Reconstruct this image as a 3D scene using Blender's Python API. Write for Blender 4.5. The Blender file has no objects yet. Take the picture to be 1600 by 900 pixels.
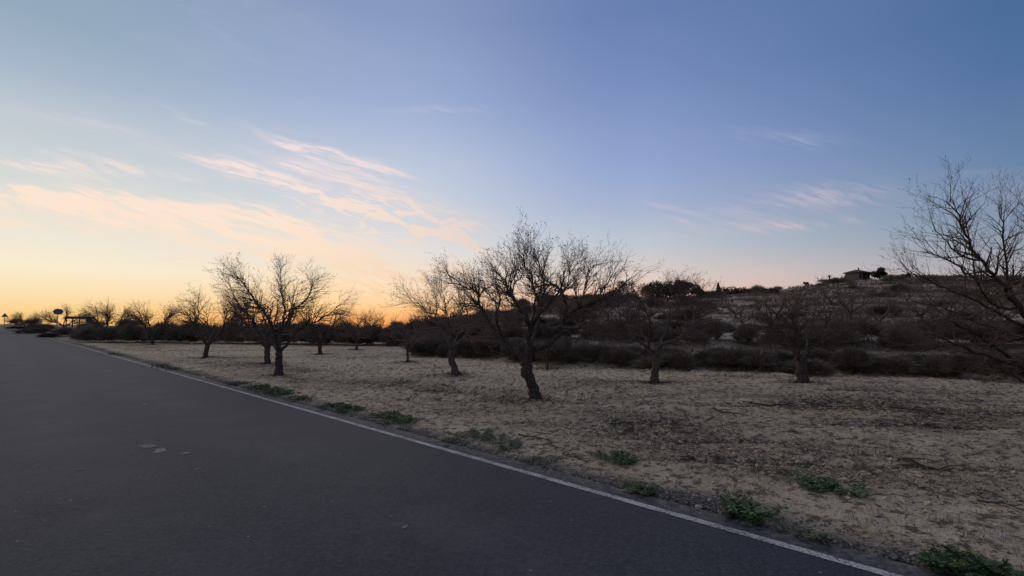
import bpy, math, random
import numpy as np
from mathutils import Vector

sc = bpy.context.scene
COL = sc.collection
R = math.radians

# ------------------------------------------------------------------ camera
EYE = 1.65
F_PX = 800.0                       # focal length in pixels of the 1600 px wide photograph
PITCH = math.atan(55 / 800.0)
cam_d = bpy.data.cameras.new("camera")
cam_d.sensor_width = 36.0
cam_d.lens = 18.0
cam_d.clip_start = 0.05
cam_d.clip_end = 6000
cam = bpy.data.objects.new("camera", cam_d)
COL.objects.link(cam)
cam.location = (0, 0, EYE)
cam.rotation_euler = (math.pi / 2 + PITCH, 0, 0)
sc.camera = cam
sc.view_settings.view_transform = 'Standard'
sc.view_settings.look = 'None'
sc.view_settings.exposure = 0.0
sc.view_settings.gamma = 1.0
sc.cycles.max_bounces = 4
sc.cycles.diffuse_bounces = 2

# ------------------------------------------------------------------ node helpers
def srgb(r, g, b):
    def f(c):
        c /= 255.0
        return c / 12.92 if c <= 0.04045 else ((c + 0.055) / 1.055) ** 2.4
    return (f(r), f(g), f(b), 1.0)

class NB:
    """small expression builder for node trees"""
    def __init__(self, nt):
        self.nt = nt; self.N = nt.nodes; self.L = nt.links
    def _in(self, sock, v):
        if isinstance(v, bpy.types.NodeSocket): self.L.new(v, sock)
        else: sock.default_value = v
    def m(self, op, a, b=None, c=None, clamp=False):
        n = self.N.new('ShaderNodeMath'); n.operation = op; n.use_clamp = clamp
        self._in(n.inputs[0], a)
        if b is not None: self._in(n.inputs[1], b)
        if c is not None: self._in(n.inputs[2], c)
        return n.outputs[0]
    def mr(self, v, a, b, c=0.0, d=1.0, smooth=False):
        n = self.N.new('ShaderNodeMapRange')
        n.interpolation_type = 'SMOOTHSTEP' if smooth else 'LINEAR'
        self._in(n.inputs[0], v)
        for i, q in enumerate((a, b, c, d)): n.inputs[1 + i].default_value = q
        return n.outputs[0]
    def comb(self, x, y, z=0.0):
        n = self.N.new('ShaderNodeCombineXYZ')
        for i, q in enumerate((x, y, z)): self._in(n.inputs[i], q)
        return n.outputs[0]
    def noise(self, vec, scale, detail=3.0, rough=0.5, dist=0.0):
        n = self.N.new('ShaderNodeTexNoise')
        if vec is not None: self.L.new(vec, n.inputs['Vector'])
        n.inputs['Scale'].default_value = scale
        n.inputs['Detail'].default_value = detail
        n.inputs['Roughness'].default_value = rough
        n.inputs['Distortion'].default_value = dist
        return n
    def voro(self, vec, scale, feature='F1'):
        n = self.N.new('ShaderNodeTexVoronoi'); n.feature = feature
        if vec is not None: self.L.new(vec, n.inputs['Vector'])
        n.inputs['Scale'].default_value = scale
        return n
    def mix(self, f, a, b, mode='MIX'):
        n = self.N.new('ShaderNodeMix'); n.data_type = 'RGBA'; n.blend_type = mode
        n.clamp_factor = True
        self._in(n.inputs[0], f); self._in(n.inputs[6], a); self._in(n.inputs[7], b)
        return n.outputs[2]
    def ramp(self, f, stops):
        n = self.N.new('ShaderNodeValToRGB')
        self._in(n.inputs[0], f)
        e = n.color_ramp.elements
        while len(e) > 1: e.remove(e[0])
        e[0].position = stops[0][0]; e[0].color = stops[0][1]
        for p, c in stops[1:]:
            q = e.new(p); q.color = c
        return n.outputs[0]

# ------------------------------------------------------------------ world: dusk sky
SUN_AZ = R(-15.0)                  # the sun has set a little left of the middle of the view
world = bpy.data.worlds.new("World")
sc.world = world
world.use_nodes = True
wn = NB(world.node_tree)
world.node_tree.nodes.clear()
out = wn.N.new('ShaderNodeOutputWorld')
bg = wn.N.new('ShaderNodeBackground')
tc = wn.N.new('ShaderNodeTexCoord')
sx = wn.N.new('ShaderNodeSeparateXYZ')
wn.L.new(tc.outputs['Generated'], sx.inputs[0])
X, Y, Z = sx.outputs
elev = wn.m('MULTIPLY', wn.m('ARCSINE', Z), 180 / math.pi)
azim = wn.m('MULTIPLY', wn.m('ARCTAN2', X, Y), 180 / math.pi)
ef = wn.mr(elev, 0, 90)
ZEN = (112, 128, 164)
def col(*st):
    return wn.ramp(ef, [(e / 90.0, srgb(*c)) for e, c in st] + [(1.0, srgb(*ZEN))])
cA = col((0, (252, 196, 118)), (0.8, (255, 212, 140)), (2.0, (254, 224, 172)), (4.6, (253, 239, 210)), (7.0, (242, 235, 219)), (10.5, (220, 224, 219)), (13.5, (206, 214, 217)),
         (17, (194, 203, 213)), (20.5, (168, 185, 203)), (24.5, (151, 172, 193)), (45, (128, 146, 176)))
cB = col((0, (252, 158, 84)), (1.2, (255, 190, 122)), (2.6, (252, 218, 172)), (4.6, (246, 230, 210)), (7.3, (229, 228, 225)),
         (10.6, (209, 218, 227)), (17, (190, 203, 223)), (23.3, (160, 177, 214)), (31.4, (138, 156, 196)), (50, (122, 138, 178)))
cC = col((0, (246, 186, 152)), (3.1, (242, 200, 180)), (5.2, (222, 208, 202)), (8.6, (192, 201, 212)), (12.6, (168, 181, 212)),
         (17, (148, 167, 211)), (25, (122, 144, 192)), (31.4, (106, 130, 180)), (50, (100, 122, 170)))
cD = col((0, (196, 172, 162)), (3.8, (176, 174, 178)), (7.8, (134, 152, 174)), (12.7, (106, 134, 170)), (19.7, (84, 116, 162)),
         (24.5, (75, 109, 155)), (45, (86, 112, 160)))
cE = col((0, (112, 118, 142)), (6, (150, 138, 156)), (13, (136, 134, 162)), (26, (112, 124, 162)))
g = wn.mix(wn.mr(azim, -45, -14, smooth=True), cA, cB)
g = wn.mix(wn.mr(azim, -14, 15, smooth=True), g, cC)
g = wn.mix(wn.mr(azim, 15, 45), g, cD)
g = wn.mix(wn.mr(wn.m('ABSOLUTE', azim), 50, 170, smooth=True), g, cE)

# physical sky blended underneath at low weight
sky = wn.N.new('ShaderNodeTexSky')
sky.sky_type = 'NISHITA'
sky.sun_disc = False
sky.sun_elevation = R(1.0)
sky.sun_rotation = SUN_AZ
nish = wn.mix(1.0, sky.outputs[0], (0.12, 0.12, 0.12, 1), 'MULTIPLY')
g = wn.mix(0.04, g, nish)

# local afterglow over the sunken sun
def gauss2(dx, dy):
    return wn.m('EXPONENT', wn.m('MULTIPLY', wn.m('ADD', wn.m('MULTIPLY', dx, dx), wn.m('MULTIPLY', dy, dy)), -1.0))
def dv(a, c, w):
    return wn.m('DIVIDE', wn.m('SUBTRACT', a, c), w)
g = wn.mix(wn.m('MULTIPLY', gauss2(dv(azim, -19.0, 9.0), dv(elev, 2.4, 3.0)), 0.40), g, (1.0, 0.74, 0.36, 1))
g = wn.mix(wn.m('MULTIPLY', gauss2(dv(azim, -16.0, 12.0), dv(elev, 0.0, 1.2)), 0.5), g, (1.0, 0.42, 0.12, 1))

# cirrus: streaks at fixed compass directions (u = x/y, v = z/y), plus faint cirrus everywhere
ysafe = wn.m('MAXIMUM', Y, 0.05)
U0 = wn.m('DIVIDE', X, ysafe); V0 = wn.m('DIVIDE', Z, ysafe)
uv0 = wn.comb(U0, V0)
w1 = wn.noise(uv0, 5.0, 3.0, 0.55)
w1s = wn.N.new('ShaderNodeSeparateColor'); wn.L.new(w1.outputs['Color'], w1s.inputs[0])
Uw = wn.m('ADD', U0, wn.m('MULTIPLY', wn.m('SUBTRACT', w1s.outputs[0], 0.5), 0.07))
Vw = wn.m('ADD', V0, wn.m('MULTIPLY', wn.m('SUBTRACT', w1s.outputs[1], 0.5), 0.03))
def dirpx(px, py):
    u = (px - 800) / F_PX; v = (450 - py) / F_PX
    y = math.cos(PITCH) - v * math.sin(PITCH); z = math.sin(PITCH) + v * math.cos(PITCH)
    return u / y, z / y
# stretched fibre noise, running down to the right
th = R(-17)
fa = wn.m('ADD', wn.m('MULTIPLY', Uw, math.cos(th)), wn.m('MULTIPLY', Vw, math.sin(th)))
fb = wn.m('ADD', wn.m('MULTIPLY', Uw, -math.sin(th)), wn.m('MULTIPLY', Vw, math.cos(th)))
fib = wn.noise(wn.comb(wn.m('MULTIPLY', fa, 3.0), wn.m('MULTIPLY', fb, 21.0)), 1.7, 7.0, 0.66, 0.35).outputs[0]
fib2 = wn.noise(wn.comb(wn.m('MULTIPLY', fa, 5.0), wn.m('MULTIPLY', fb, 70.0)), 1.3, 5.0, 0.65, 0.3).outputs[0]
fibm = wn.m('MULTIPLY', wn.mr(fib, 0.38, 0.62, 0.0, 1.5, True), wn.mr(fib2, 0.38, 0.58, 0.30, 1.2, True))
rip = wn.noise(wn.comb(wn.m('MULTIPLY', fa, 9.0), wn.m('MULTIPLY', fb, 34.0)), 1.5, 4.0, 0.6, 0.8).outputs[0]
ripm = wn.mr(rip, 0.44, 0.60, 0.0, 1.5, True)
def streak(px, py, ang, L, W, amp, curve=0.0, sharp=False):
    u, v = dirpx(px, py); a = R(-ang)
    uu, vv = (U0, V0) if sharp else (Uw, Vw)
    du = wn.m('SUBTRACT', uu, u); dw = wn.m('SUBTRACT', vv, v)
    s = wn.m('MULTIPLY', wn.m('ADD', wn.m('MULTIPLY', du, math.cos(a)), wn.m('MULTIPLY', dw, math.sin(a))), F_PX / L)
    t = wn.m('MULTIPLY', wn.m('ADD', wn.m('MULTIPLY', du, -math.sin(a)), wn.m('MULTIPLY', dw, math.cos(a))), F_PX / W)
    if curve: t = wn.m('ADD', t, wn.m('MULTIPLY', wn.m('MULTIPLY', s, s), curve))
    return wn.m('MULTIPLY', gauss2(s, t), amp)
def addall(l):
    r = l[0]
    for q in l[1:]: r = wn.m('ADD', r, q)
    return r
wisps = addall([
    streak(400, 268, 19, 95, 8, 1.0, 0.6), streak(395, 278, 14, 100, 7, 0.85, -0.4), streak(470, 262, 20, 60, 7, 0.4),
    streak(545, 250, 22, 100, 10, 1.1, 0.3), streak(600, 275, 17, 45, 7, 0.8), streak(118, 245, 14, 36, 6, 1.1), streak(70, 262, 9, 100, 10, 0.5), streak(235, 268, 10, 90, 8, 0.4), streak(470, 235, 28, 50, 6, 0.7),
    streak(105, 262, 6, 70, 10, 0.35), streak(190, 322, 7, 230, 16, 0.75, 0.4), streak(60, 310, 12, 120, 13, 0.6),
    streak(330, 350, 9, 280, 30, 0.6, 0.3), streak(500, 372, 17, 130, 16, 0.75), streak(560, 395, 22, 60, 12, 0.5),
    streak(1190, 357, -5, 120, 8, 0.36), streak(1290, 350, -3, 60, 6, 0.3), streak(1310, 308, 3, 90, 16, 0.26), streak(1200, 330, -12, 160, 26, 0.25), streak(1090, 425, 2, 120, 14, 0.3),
    streak(1078, 346, 6, 34, 8, 0.5), streak(1040, 325, 10, 34, 4, 0.45), streak(285, 178, 22, 38, 6, 0.35),
    streak(700, 172, 2, 90, 6, 0.16), streak(1230, 218, 6, 90, 12, 0.2), streak(120, 190, 12, 120, 14, 0.15), streak(330, 40, 35, 80, 10, 0.05), streak(30, 350, 4, 120, 10, 0.3), streak(1160, 425, -4, 80, 14, 0.2),
    streak(610, 300, 20, 140, 20, 0.4), streak(250, 318, 6, 160, 7, 0.6), streak(90, 305, 10, 80, 6, 0.7), streak(430, 335, 14, 90, 7, 0.5), streak(500, 300, 14, 120, 30, 0.25)])
rips = addall([
    streak(650, 352, 14, 110, 30, 1.0), streak(600, 330, 12, 80, 12, 0.75), streak(540, 320, 10, 90, 14, 0.6), streak(650, 430, -8, 90, 16, 0.6),
    streak(560, 455, 2, 170, 26, 0.6), streak(450, 400, 6, 150, 20, 0.35), streak(730, 372, 25, 40, 12, 0.4)])
trails = addall([streak(268, 405, -2.2, 30, 1.6, 0.75, 0, True), streak(620, 363, -1.5, 110, 1.5, 0.30, 0, True),
                 streak(543, 424, 20, 12, 2.0, 0.4, 0, True)])
inview = wn.mr(Y, 0.25, 0.5, smooth=True)
veil = addall([streak(300, 352, 8, 300, 34, 0.42), streak(520, 398, 14, 150, 22, 0.30), streak(100, 322, 4, 180, 20, 0.25), streak(560, 300, 20, 160, 40, 0.20)])
cl = wn.m('ADD', wn.m('ADD', wn.m('MULTIPLY', wisps, fibm), wn.m('MULTIPLY', rips, ripm)), wn.m('ADD', trails, veil))
cl = wn.m('MULTIPLY', cl, inview)
zs = wn.m('ADD', wn.m('MAXIMUM', Z, 0.0), 0.12)
gen = wn.noise(wn.comb(wn.m('DIVIDE', X, zs), wn.m('MULTIPLY', wn.m('DIVIDE', Y, zs), 2.6)), 0.55, 5.0, 0.6, 0.6).outputs[0]
genm = wn.mr(gen, 0.52, 0.78, 0.0, 0.16, True)
cl = wn.m('ADD', cl, genm, clamp=True)
warm = wn.mr(azim, -30, 25, smooth=True)
ccol = wn.mix(warm, wn.ramp(ef, [(0.0, srgb(255, 206, 140)), (0.05, srgb(255, 222, 182)), (0.09, srgb(253, 229, 205)), (0.14, srgb(251, 228, 214)), (0.19, srgb(242, 224, 224)), (0.25, srgb(232, 218, 222))]),
              wn.ramp(ef, [(0.0, srgb(240, 190, 170)), (0.08, srgb(214, 192, 194)), (0.2, srgb(176, 184, 208))]))
away = wn.mr(wn.m('ABSOLUTE', azim), 55, 140, smooth=True)
ccol = wn.mix(away, ccol, srgb(128, 132, 160))
g = wn.mix(cl, g, ccol)
g = wn.mix(wn.mr(elev, -3, 0), (0.03, 0.03, 0.035, 1), g)
wn.L.new(g, bg.inputs[0])
bg.inputs[1].default_value = 1.0
wn.L.new(bg.outputs[0], out.inputs[0])
try:
    world.cycles.sampling_method = 'MANUAL'; world.cycles.sample_map_resolution = 1024
except Exception: pass

# broad warm glow of the western sky after sunset: weak and very soft
sun_d = bpy.data.lights.new("sun", 'SUN')
sun_d.energy = 0.70
sun_d.angle = R(90)
sun_d.color = (1.0, 0.74, 0.50)
sun = bpy.data.objects.new("sun", sun_d)
COL.objects.link(sun)
sd = Vector((math.sin(SUN_AZ) * math.cos(R(30)), math.cos(SUN_AZ) * math.cos(R(30)), math.sin(R(30))))
sun.rotation_euler = sd.to_track_quat('Z', 'Y').to_euler()

# ------------------------------------------------------------------ object helpers
def tag(o, label=None, cat=None, group=None, kind=None):
    if label: o['label'] = label
    if cat: o['category'] = cat
    if group: o['group'] = group
    if kind: o['kind'] = kind
    return o
def link(name, me, mat=None, parent=None):
    o = bpy.data.objects.new(name, me)
    COL.objects.link(o)
    if mat is not None and me is not None and len(me.materials) == 0: me.materials.append(mat)
    if parent: o.parent = parent
    return o
def empty(name, loc, rz=0.0, scale=1.0):
    o = bpy.data.objects.new(name, None)
    o.empty_display_size = 0.3
    COL.objects.link(o)
    o.location = loc; o.rotation_euler = (0, 0, rz)
    o.scale = (scale, scale, scale) if not isinstance(scale, tuple) else scale
    return o
def copy_thing(src, loc, rz, scale=1.0, label=None, group=None):
    r = src.copy(); COL.objects.link(r)
    r.location = loc; r.rotation_euler = (0, 0, rz)
    r.scale = (scale,) * 3 if not isinstance(scale, tuple) else scale
    for ch in src.children:
        c = ch.copy(); COL.objects.link(c); c.parent = r
    if label: r['label'] = label
    if group: r['group'] = group
    return r
def mesh(name, v, f, smooth=True):
    me = bpy.data.meshes.new(name)
    me.from_pydata([tuple(q) for q in v] if not isinstance(v, np.ndarray) else v.tolist(), [], f if not isinstance(f, np.ndarray) else f.tolist())
    if smooth:
        me.polygons.foreach_set('use_smooth', [True] * len(me.polygons))
    me.update()
    return me
def fast_mesh(name, v, f, smooth=True):
    """v (n,3) array, f (m,k) array of equal-sized faces"""
    me = bpy.data.meshes.new(name)
    k = f.shape[1]
    me.vertices.add(len(v)); me.vertices.foreach_set('co', v.astype(np.float32).ravel())
    me.loops.add(f.size); me.loops.foreach_set('vertex_index', f.astype(np.int32).ravel())
    me.polygons.add(len(f))
    me.polygons.foreach_set('loop_start', np.arange(0, f.size, k, dtype=np.int32))
    me.polygons.foreach_set('loop_total', np.full(len(f), k, dtype=np.int32))
    me.polygons.foreach_set('use_smooth', np.full(len(f), smooth, dtype=bool))
    me.update(calc_edges=True)
    return me

# ------------------------------------------------------------------ noise
def _hash(i, j, seed):
    h = (i.astype(np.int64) * 374761393 + j.astype(np.int64) * 668265263 + seed * 974634777) & 0xFFFFFFFF
    h = ((h ^ (h >> 13)) * 1274126177) & 0xFFFFFFFF
    return ((h ^ (h >> 16)) & 0xFFFF) / 65535.0
def vnoise(x, y, seed=0):
    x = np.asarray(x, float); y = np.asarray(y, float)
    i = np.floor(x); j = np.floor(y); fx = x - i; fy = y - j
    fx = fx * fx * (3 - 2 * fx); fy = fy * fy * (3 - 2 * fy)
    a = _hash(i, j, seed); b = _hash(i + 1, j, seed); c = _hash(i, j + 1, seed); d = _hash(i + 1, j + 1, seed)
    return a + (b - a) * fx + (c - a) * fy + (a - b - c + d) * fx * fy
def fbm(x, y, oct=4, seed=0, gain=0.5):
    s = 0.0; a = 1.0; t = 0.0
    for k in range(oct):
        s = s + a * (vnoise(x, y, seed + k * 17) - 0.5); t += a
        a *= gain; x = x * 2.03 + 11.7; y = y * 2.03 + 5.3
    return s / t
def sm(t):
    t = np.clip(t, 0, 1); return t * t * (3 - 2 * t)

# ------------------------------------------------------------------ terrain
Q = math.sqrt(0.5)
LINE = 5.9                         # x + y of the white edge line
def road_sp(x, y):
    s = ((y - LINE / 2) - (x - LINE / 2)) * Q
    p = (x + y - LINE) * Q + 0.00048 * np.maximum(0, s - 43) ** 2
    return s, p
def road_pt(s, p):
    pp = p - 0.00048 * max(0, s - 43) ** 2
    return LINE / 2 - s * Q + pp * Q, LINE / 2 + s * Q + pp * Q
def zroad(s):
    return np.interp(s, [-400, 0, 60, 67, 84, 109, 137, 155, 175, 220, 300, 1200], [0, 0, -.04, 0, .26, .56, .84, .92, .9, .4, -1.0, -3.0])
EX = [-400, -60, -36, -6.7, -4.6, -4.2, 1.5, 6.6, 14.2, 24, 60, 400]
EY = [60, 50, 44.5, 35.7, 29, 24.9, 19.9, 17.6, 14.4, 11.5, 6, 5]
def edge(x): return np.interp(x, EX, EY)
RX = [-400, -60, -30, -22, -5, 6.6, 11, 27, 45, 55, 73, 82, 110, 200, 400]
RZ = [0, 0, 0.6, 1.7, 3.3, 5.9, 6.6, 7.0, 7.6, 8.6, 10.5, 11.2, 11.6, 12, 12]
def furrow(x, y):
    """plough furrows crossing the right half of the field"""
    q = y + 0.13 * x + 0.5 * fbm(x / 3.5, y * 0, 3, 33)
    f = 0.0
    for c, w in ((6.4, .10), (7.5, .12), (8.9, .12), (9.7, .14), (10.8, .16), (12.0, .16), (13.4, .18), (15.0, .2)):
        f = f + np.exp(-((q - c) / w) ** 2) * sm((fbm(x / 2.2 + c * 3, y * 0 + c, 3, 40) + .12) / .2)
    return f * sm((x - 0.5) / 2.5)
def H(x, y, fine=True):
    x = np.asarray(x, float); y = np.asarray(y, float)
    s, p = road_sp(x, y)
    zr = zroad(s) * (1 - sm((np.abs(p) - 4) / 30))
    bank = 0.55 * sm((s - 85) / 50) * sm((p - 0.6) / 4) * (1 - sm((p - 20) / 25)) * (1 - sm((s - 200) / 80))
    z = zr + bank
    off = sm((p - 0.3) / 1.2) + sm((-6.9 - p) / 1.0)
    z = z + off * (0.09 * fbm(x / 4, y / 4, 3, 5) + 0.03)
    # the terraced hill to the right
    u = x / np.maximum(y, 8.0)
    ew = edge(x) + 1.6 * fbm(x / 5, y / 5 + 3, 3, 61)
    t = y - ew
    M = sm((u + 0.30) / 0.22) * (y > 5)
    tn = t + 1.0 * fbm(x / 6, y / 6, 3, 31)
    ter = np.interp(tn, [0, .3, 1.6, 3, 8.5, 9.6, 11, 20, 22.5, 26, 30], [0, .02, .26, .33, .37, .72, .80, .90, 1.12, 1.16, 1.4])
    RR = np.interp(x * 110 / np.clip(y, 60, 110), RX, RZ)
    q = np.clip((y - 42) / 66, 0, 1)
    rise = np.maximum(RR - 1.4, 0) * (q ** 1.05)
    stp = 1.15
    ph = rise / stp + 0.55 * fbm(x / 14, y / 14, 3, 77)
    stepped = stp * (np.floor(ph) + sm((ph - np.floor(ph) - 0.55) / 0.4) - 0.55 * fbm(x / 14, y / 14, 3, 77))
    lim = sm((y - 46) / 12) * (1 - sm((y - 98) / 10))
    rise = rise + (stepped - rise) * 0.75 * lim
    back = -0.06 * np.maximum(0, y - 112)
    hill = ter + rise + back + ((0.30 + 0.9 * sm((y - 48) / 25)) * fbm(x / 8, y / 8, 5, 9, .58) * sm(t / 20))
    z = np.where(t > 0, z + M * hill, z)
    # far land behind drops slowly away from the viewer
    r = np.hypot(x, y)
    z = z - 0.012 * np.maximum(0, r - 190)
    if fine:
        w = off * (1 - sm((r - 45) / 40))
        ridg = 1 - np.abs(fbm(x * 2.4, y * 2.4, 4, 3, 0.6)) * 3.2
        clod = fbm(x * 5.5, y * 5.5, 3, 21, 0.62)
        patch = sm((fbm(x / 2.5, y / 1.6, 3, 44) + 0.10) / 0.3)
        verge = 1 - sm((p - 1.4) / 1.5)
        amp = (0.35 + 0.85 * patch) * (1 - 0.65 * verge)
        z = z + w * amp * (0.15 * clod + 0.035 * (ridg - 0.5))
        z = z - off * 0.07 * furrow(x, y) * (t < 0)
        # shallow wheel ruts beside the road
        z = z - off * 0.05 * np.exp(-((p - 2.6 - 0.3 * fbm(s / 6, s * 0, 2, 8)) / 0.22) ** 2)
        z = z - off * 0.04 * np.exp(-((p - 4.3 - 0.3 * fbm(s / 6, s * 0, 2, 8)) / 0.22) ** 2)
    # under the road the ground lies below the asphalt
    under = sm((0.42 - p) / 0.12) * sm((p + 7.0) / 0.12)
    z = z - 0.10 * under
    return z
def h1(x, y): return float(H(np.array([x]), np.array([y]))[0])
def ray(px, py):
    u = (px - 800) / F_PX; v = (450 - py) / F_PX
    y = math.cos(PITCH) - v * math.sin(PITCH); z = math.sin(PITCH) + v * math.cos(PITCH)
    return u / y, z / y            # per metre of depth
def at(px, py, d):
    a, b = ray(px, py); return Vector((a * d, d, EYE + b * d))
def ground(px, py, dmin=2.0, dmax=160.0):
    a, b = ray(px, py)
    d = np.exp(np.linspace(math.log(dmin), math.log(dmax), 900))
    hz = H(a * d, d, False)
    below = (EYE + b * d) <= hz
    i = int(np.argmax(below)) if below.any() else len(d) - 1
    return a * d[i], float(d[i])
def on_col(px, d):
    a, _ = ray(px, 505)
    return a * d, d, h1(a * d, d)

# ------------------------------------------------------------------ materials
def mat(name):
    m = bpy.data.materials.new(name); m.use_nodes = True
    nt = m.node_tree; b = nt.nodes['Principled BSDF']
    return m, NB(nt), b
def bump(nb, h, b, strength, dist):
    n = nb.N.new('ShaderNodeBump'); n.inputs['Strength'].default_value = strength
    n.inputs['Distance'].default_value = dist
    nb.L.new(h, n.inputs['Height']); nb.L.new(n.outputs[0], b.inputs['Normal'])
def objvec(nb):
    t = nb.N.new('ShaderNodeTexCoord'); return t.outputs['Object']
def attr(nb, name):
    a = nb.N.new('ShaderNodeAttribute'); a.attribute_name = name; return a.outputs['Fac']

def make_ground_mat():
    m, n, b = mat("dry_field_soil")
    v = objvec(n)
    big = n.noise(v, 0.25, 4, 0.55).outputs[0]
    mid = n.noise(v, 1.7, 5, 0.65).outputs[0]
    fine = n.noise(v, 6.5, 6, 0.68).outputs[0]
    grain = n.noise(v, 55.0, 3, 0.7).outputs[0]
    c = n.mix(n.mr(mid, 0.35, 0.65), (0.49, 0.375, 0.235, 1), (0.75, 0.61, 0.395, 1))
    c = n.mix(n.mr(big, 0.4, 0.62), c, (0.66, 0.53, 0.34, 1))
    c = n.mix(n.m('MULTIPLY', n.mr(fine, 0.515, 0.585), 0.9), c, (0.10, 0.074, 0.048, 1))  # dark pits between clods: crevice shade painted into the soil colour
    c = n.mix(n.m('MULTIPLY', n.mr(grain, 0.56, 0.68), 0.5), c, (0.60, 0.50, 0.36, 1))
    c = n.mix(n.m('MULTIPLY', n.mr(grain, 0.44, 0.34), 0.55), c, (0.11, 0.085, 0.06, 1))
    # dead plant litter
    lit = attr(n, 'litter')
    ln = n.noise(v, 14.0, 5, 0.75, 1.0).outputs[0]
    c = n.mix(n.m('MULTIPLY', lit, n.mr(ln, 0.40, 0.56)), c, (0.045, 0.036, 0.030, 1))
    # gravel of the verge
    ver = attr(n, 'verge')
    vo = n.voro(v, 42.0)
    gc = n.ramp(vo.outputs['Color'], [(0, (0.10, 0.095, 0.09, 1)), (0.5, (0.20, 0.18, 0.155, 1)), (1, (0.40, 0.36, 0.30, 1))])
    gc = n.mix(n.mr(vo.outputs['Distance'], 0.35, 0.7), gc, (0.04, 0.036, 0.032, 1))
    c = n.mix(n.m('MULTIPLY', ver, n.mr(n.noise(v, 2.2, 4, 0.6).outputs[0], 0.30, 0.5)), c, gc)
    # scrubby hill earth: pale crusts and dark low herbs
    hl = attr(n, 'hill')
    hn = n.noise(v, 0.32, 6, 0.66, 0.6).outputs[0]
    hc = n.ramp(hn, [(0.35, (0.12, 0.09, 0.06, 1)), (0.47, (0.26, 0.195, 0.133, 1)), (0.555, (0.47, 0.37, 0.26, 1)), (0.66, (0.66, 0.54, 0.39, 1))])
    hc = n.mix(n.m('MULTIPLY', n.mr(n.noise(v, 5.0, 4, 0.7).outputs[0], 0.50, 0.60), 0.7), hc, (0.045, 0.038, 0.026, 1))
    c = n.mix(hl, c, hc)
    n.L.new(c, b.inputs['Base Color'])
    b.inputs['Roughness'].default_value = 0.95
    b.inputs['Specular IOR Level'].default_value = 0.15
    hh = n.m('ADD', n.m('MULTIPLY', fine, 1.0), n.m('MULTIPLY', grain, 0.45))
    hh = n.m('ADD', hh, n.m('MULTIPLY', n.m('MULTIPLY', ver, vo.outputs['Distance']), -0.5))
    bump(n, hh, b, 1.0, 0.06)
    return m

def make_asphalt():
    m, n, b = mat("asphalt")
    v = objvec(n)
    g1 = n.noise(v, 90.0, 3, 0.8).outputs[0]
    g2 = n.voro(v, 95.0)
    big = n.noise(v, 0.5, 5, 0.6, 0.4).outputs[0]
    mid = n.noise(v, 3.0, 5, 0.65).outputs[0]
    c = n.mix(n.mr(big, 0.35, 0.65), (0.010, 0.016, 0.028, 1), (0.017, 0.023, 0.035, 1))
    c = n.mix(n.m('MULTIPLY', n.mr(mid, 0.42, 0.62), 0.18), c, (0.046, 0.046, 0.054, 1))
    c = n.mix(n.m('MULTIPLY', n.mr(g1, 0.55, 0.66), 0.75), c, (0.12, 0.125, 0.14, 1))
    c = n.mix(n.m('MULTIPLY', n.mr(g1, 0.46, 0.36), 0.8), c, (0.008, 0.008, 0.011, 1))
    lane = attr(n, 'lane')
    c = n.mix(n.m('MULTIPLY', lane, n.mr(n.noise(v, .9, 4, .6).outputs[0], .35, .65)), c, (0.052, 0.054, 0.062, 1))
    g3 = n.noise(v, 26.0, 4, 0.75).outputs[0]
    c = n.mix(n.m('MULTIPLY', n.mr(g3, 0.52, 0.68), 0.45), c, (0.085, 0.088, 0.098, 1))
    c = n.mix(n.m('MULTIPLY', n.mr(g3, 0.48, 0.34), 0.6), c, (0.006, 0.007, 0.010, 1))
    sp = n.voro(v, 7.0)
    c = n.mix(n.m('MULTIPLY', n.mr(sp.outputs['Distance'], 0.075, 0.03), n.mr(n.noise(v, 1.3, 2).outputs[0], 0.50, 0.56)), c, (0.34, 0.33, 0.31, 1))
    # faint cracks
    cr = n.voro(v, 0.55, 'DISTANCE_TO_EDGE')
    wv = n.noise(v, 2.0, 4, 0.6)
    mp = n.N.new('ShaderNodeVectorMath'); mp.operation = 'ADD'
    sc_ = n.N.new('ShaderNodeVectorMath'); sc_.operation = 'SCALE'; sc_.inputs[3].default_value = 0.6
    n.L.new(wv.outputs['Color'], sc_.inputs[0]); n.L.new(v, mp.inputs[0]); n.L.new(sc_.outputs[0], mp.inputs[1])
    n.L.new(mp.outputs[0], cr.inputs['Vector'])
    c = n.mix(n.m('MULTIPLY', n.mr(cr.outputs['Distance'], 0.006, 0.002), n.m('MULTIPLY', n.mr(big, 0.5, 0.6), 0.5)), c, (0.02, 0.02, 0.022, 1))
    # dust blown onto the edge
    at_ = attr(n, 'dust')
    c = n.mix(n.m('MULTIPLY', at_, n.mr(n.noise(v, 12.0, 4, 0.7).outputs[0], 0.42, 0.66)), c, (0.23, 0.195, 0.155, 1))
    n.L.new(c, b.inputs['Base Color'])
    b.inputs['Roughness'].default_value = 0.74
    b.inputs['Specular IOR Level'].default_value = 0.28
    bump(n, g2.outputs['Distance'], b, 0.5, 0.003)
    return m

def make_line_mat():
    m, n, b = mat("road_paint")
    v = objvec(n)
    w = n.noise(v, 38.0, 5, 0.75).outputs[0]
    w2 = n.noise(v, 3.0, 3, 0.6).outputs[0]
    c = n.mix(n.mr(w2, 0.35, 0.7), (0.50, 0.48, 0.43, 1), (0.36, 0.34, 0.31, 1))
    c = n.mix(n.mr(n.m('ADD', w, n.m('MULTIPLY', w2, 0.25)), 0.62, 0.70), c, (0.06, 0.06, 0.065, 1))
    n.L.new(c, b.inputs['Base Color']); b.inputs['Roughness'].default_value = 0.8
    bump(n, w, b, 0.5, 0.003)
    return m

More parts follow.
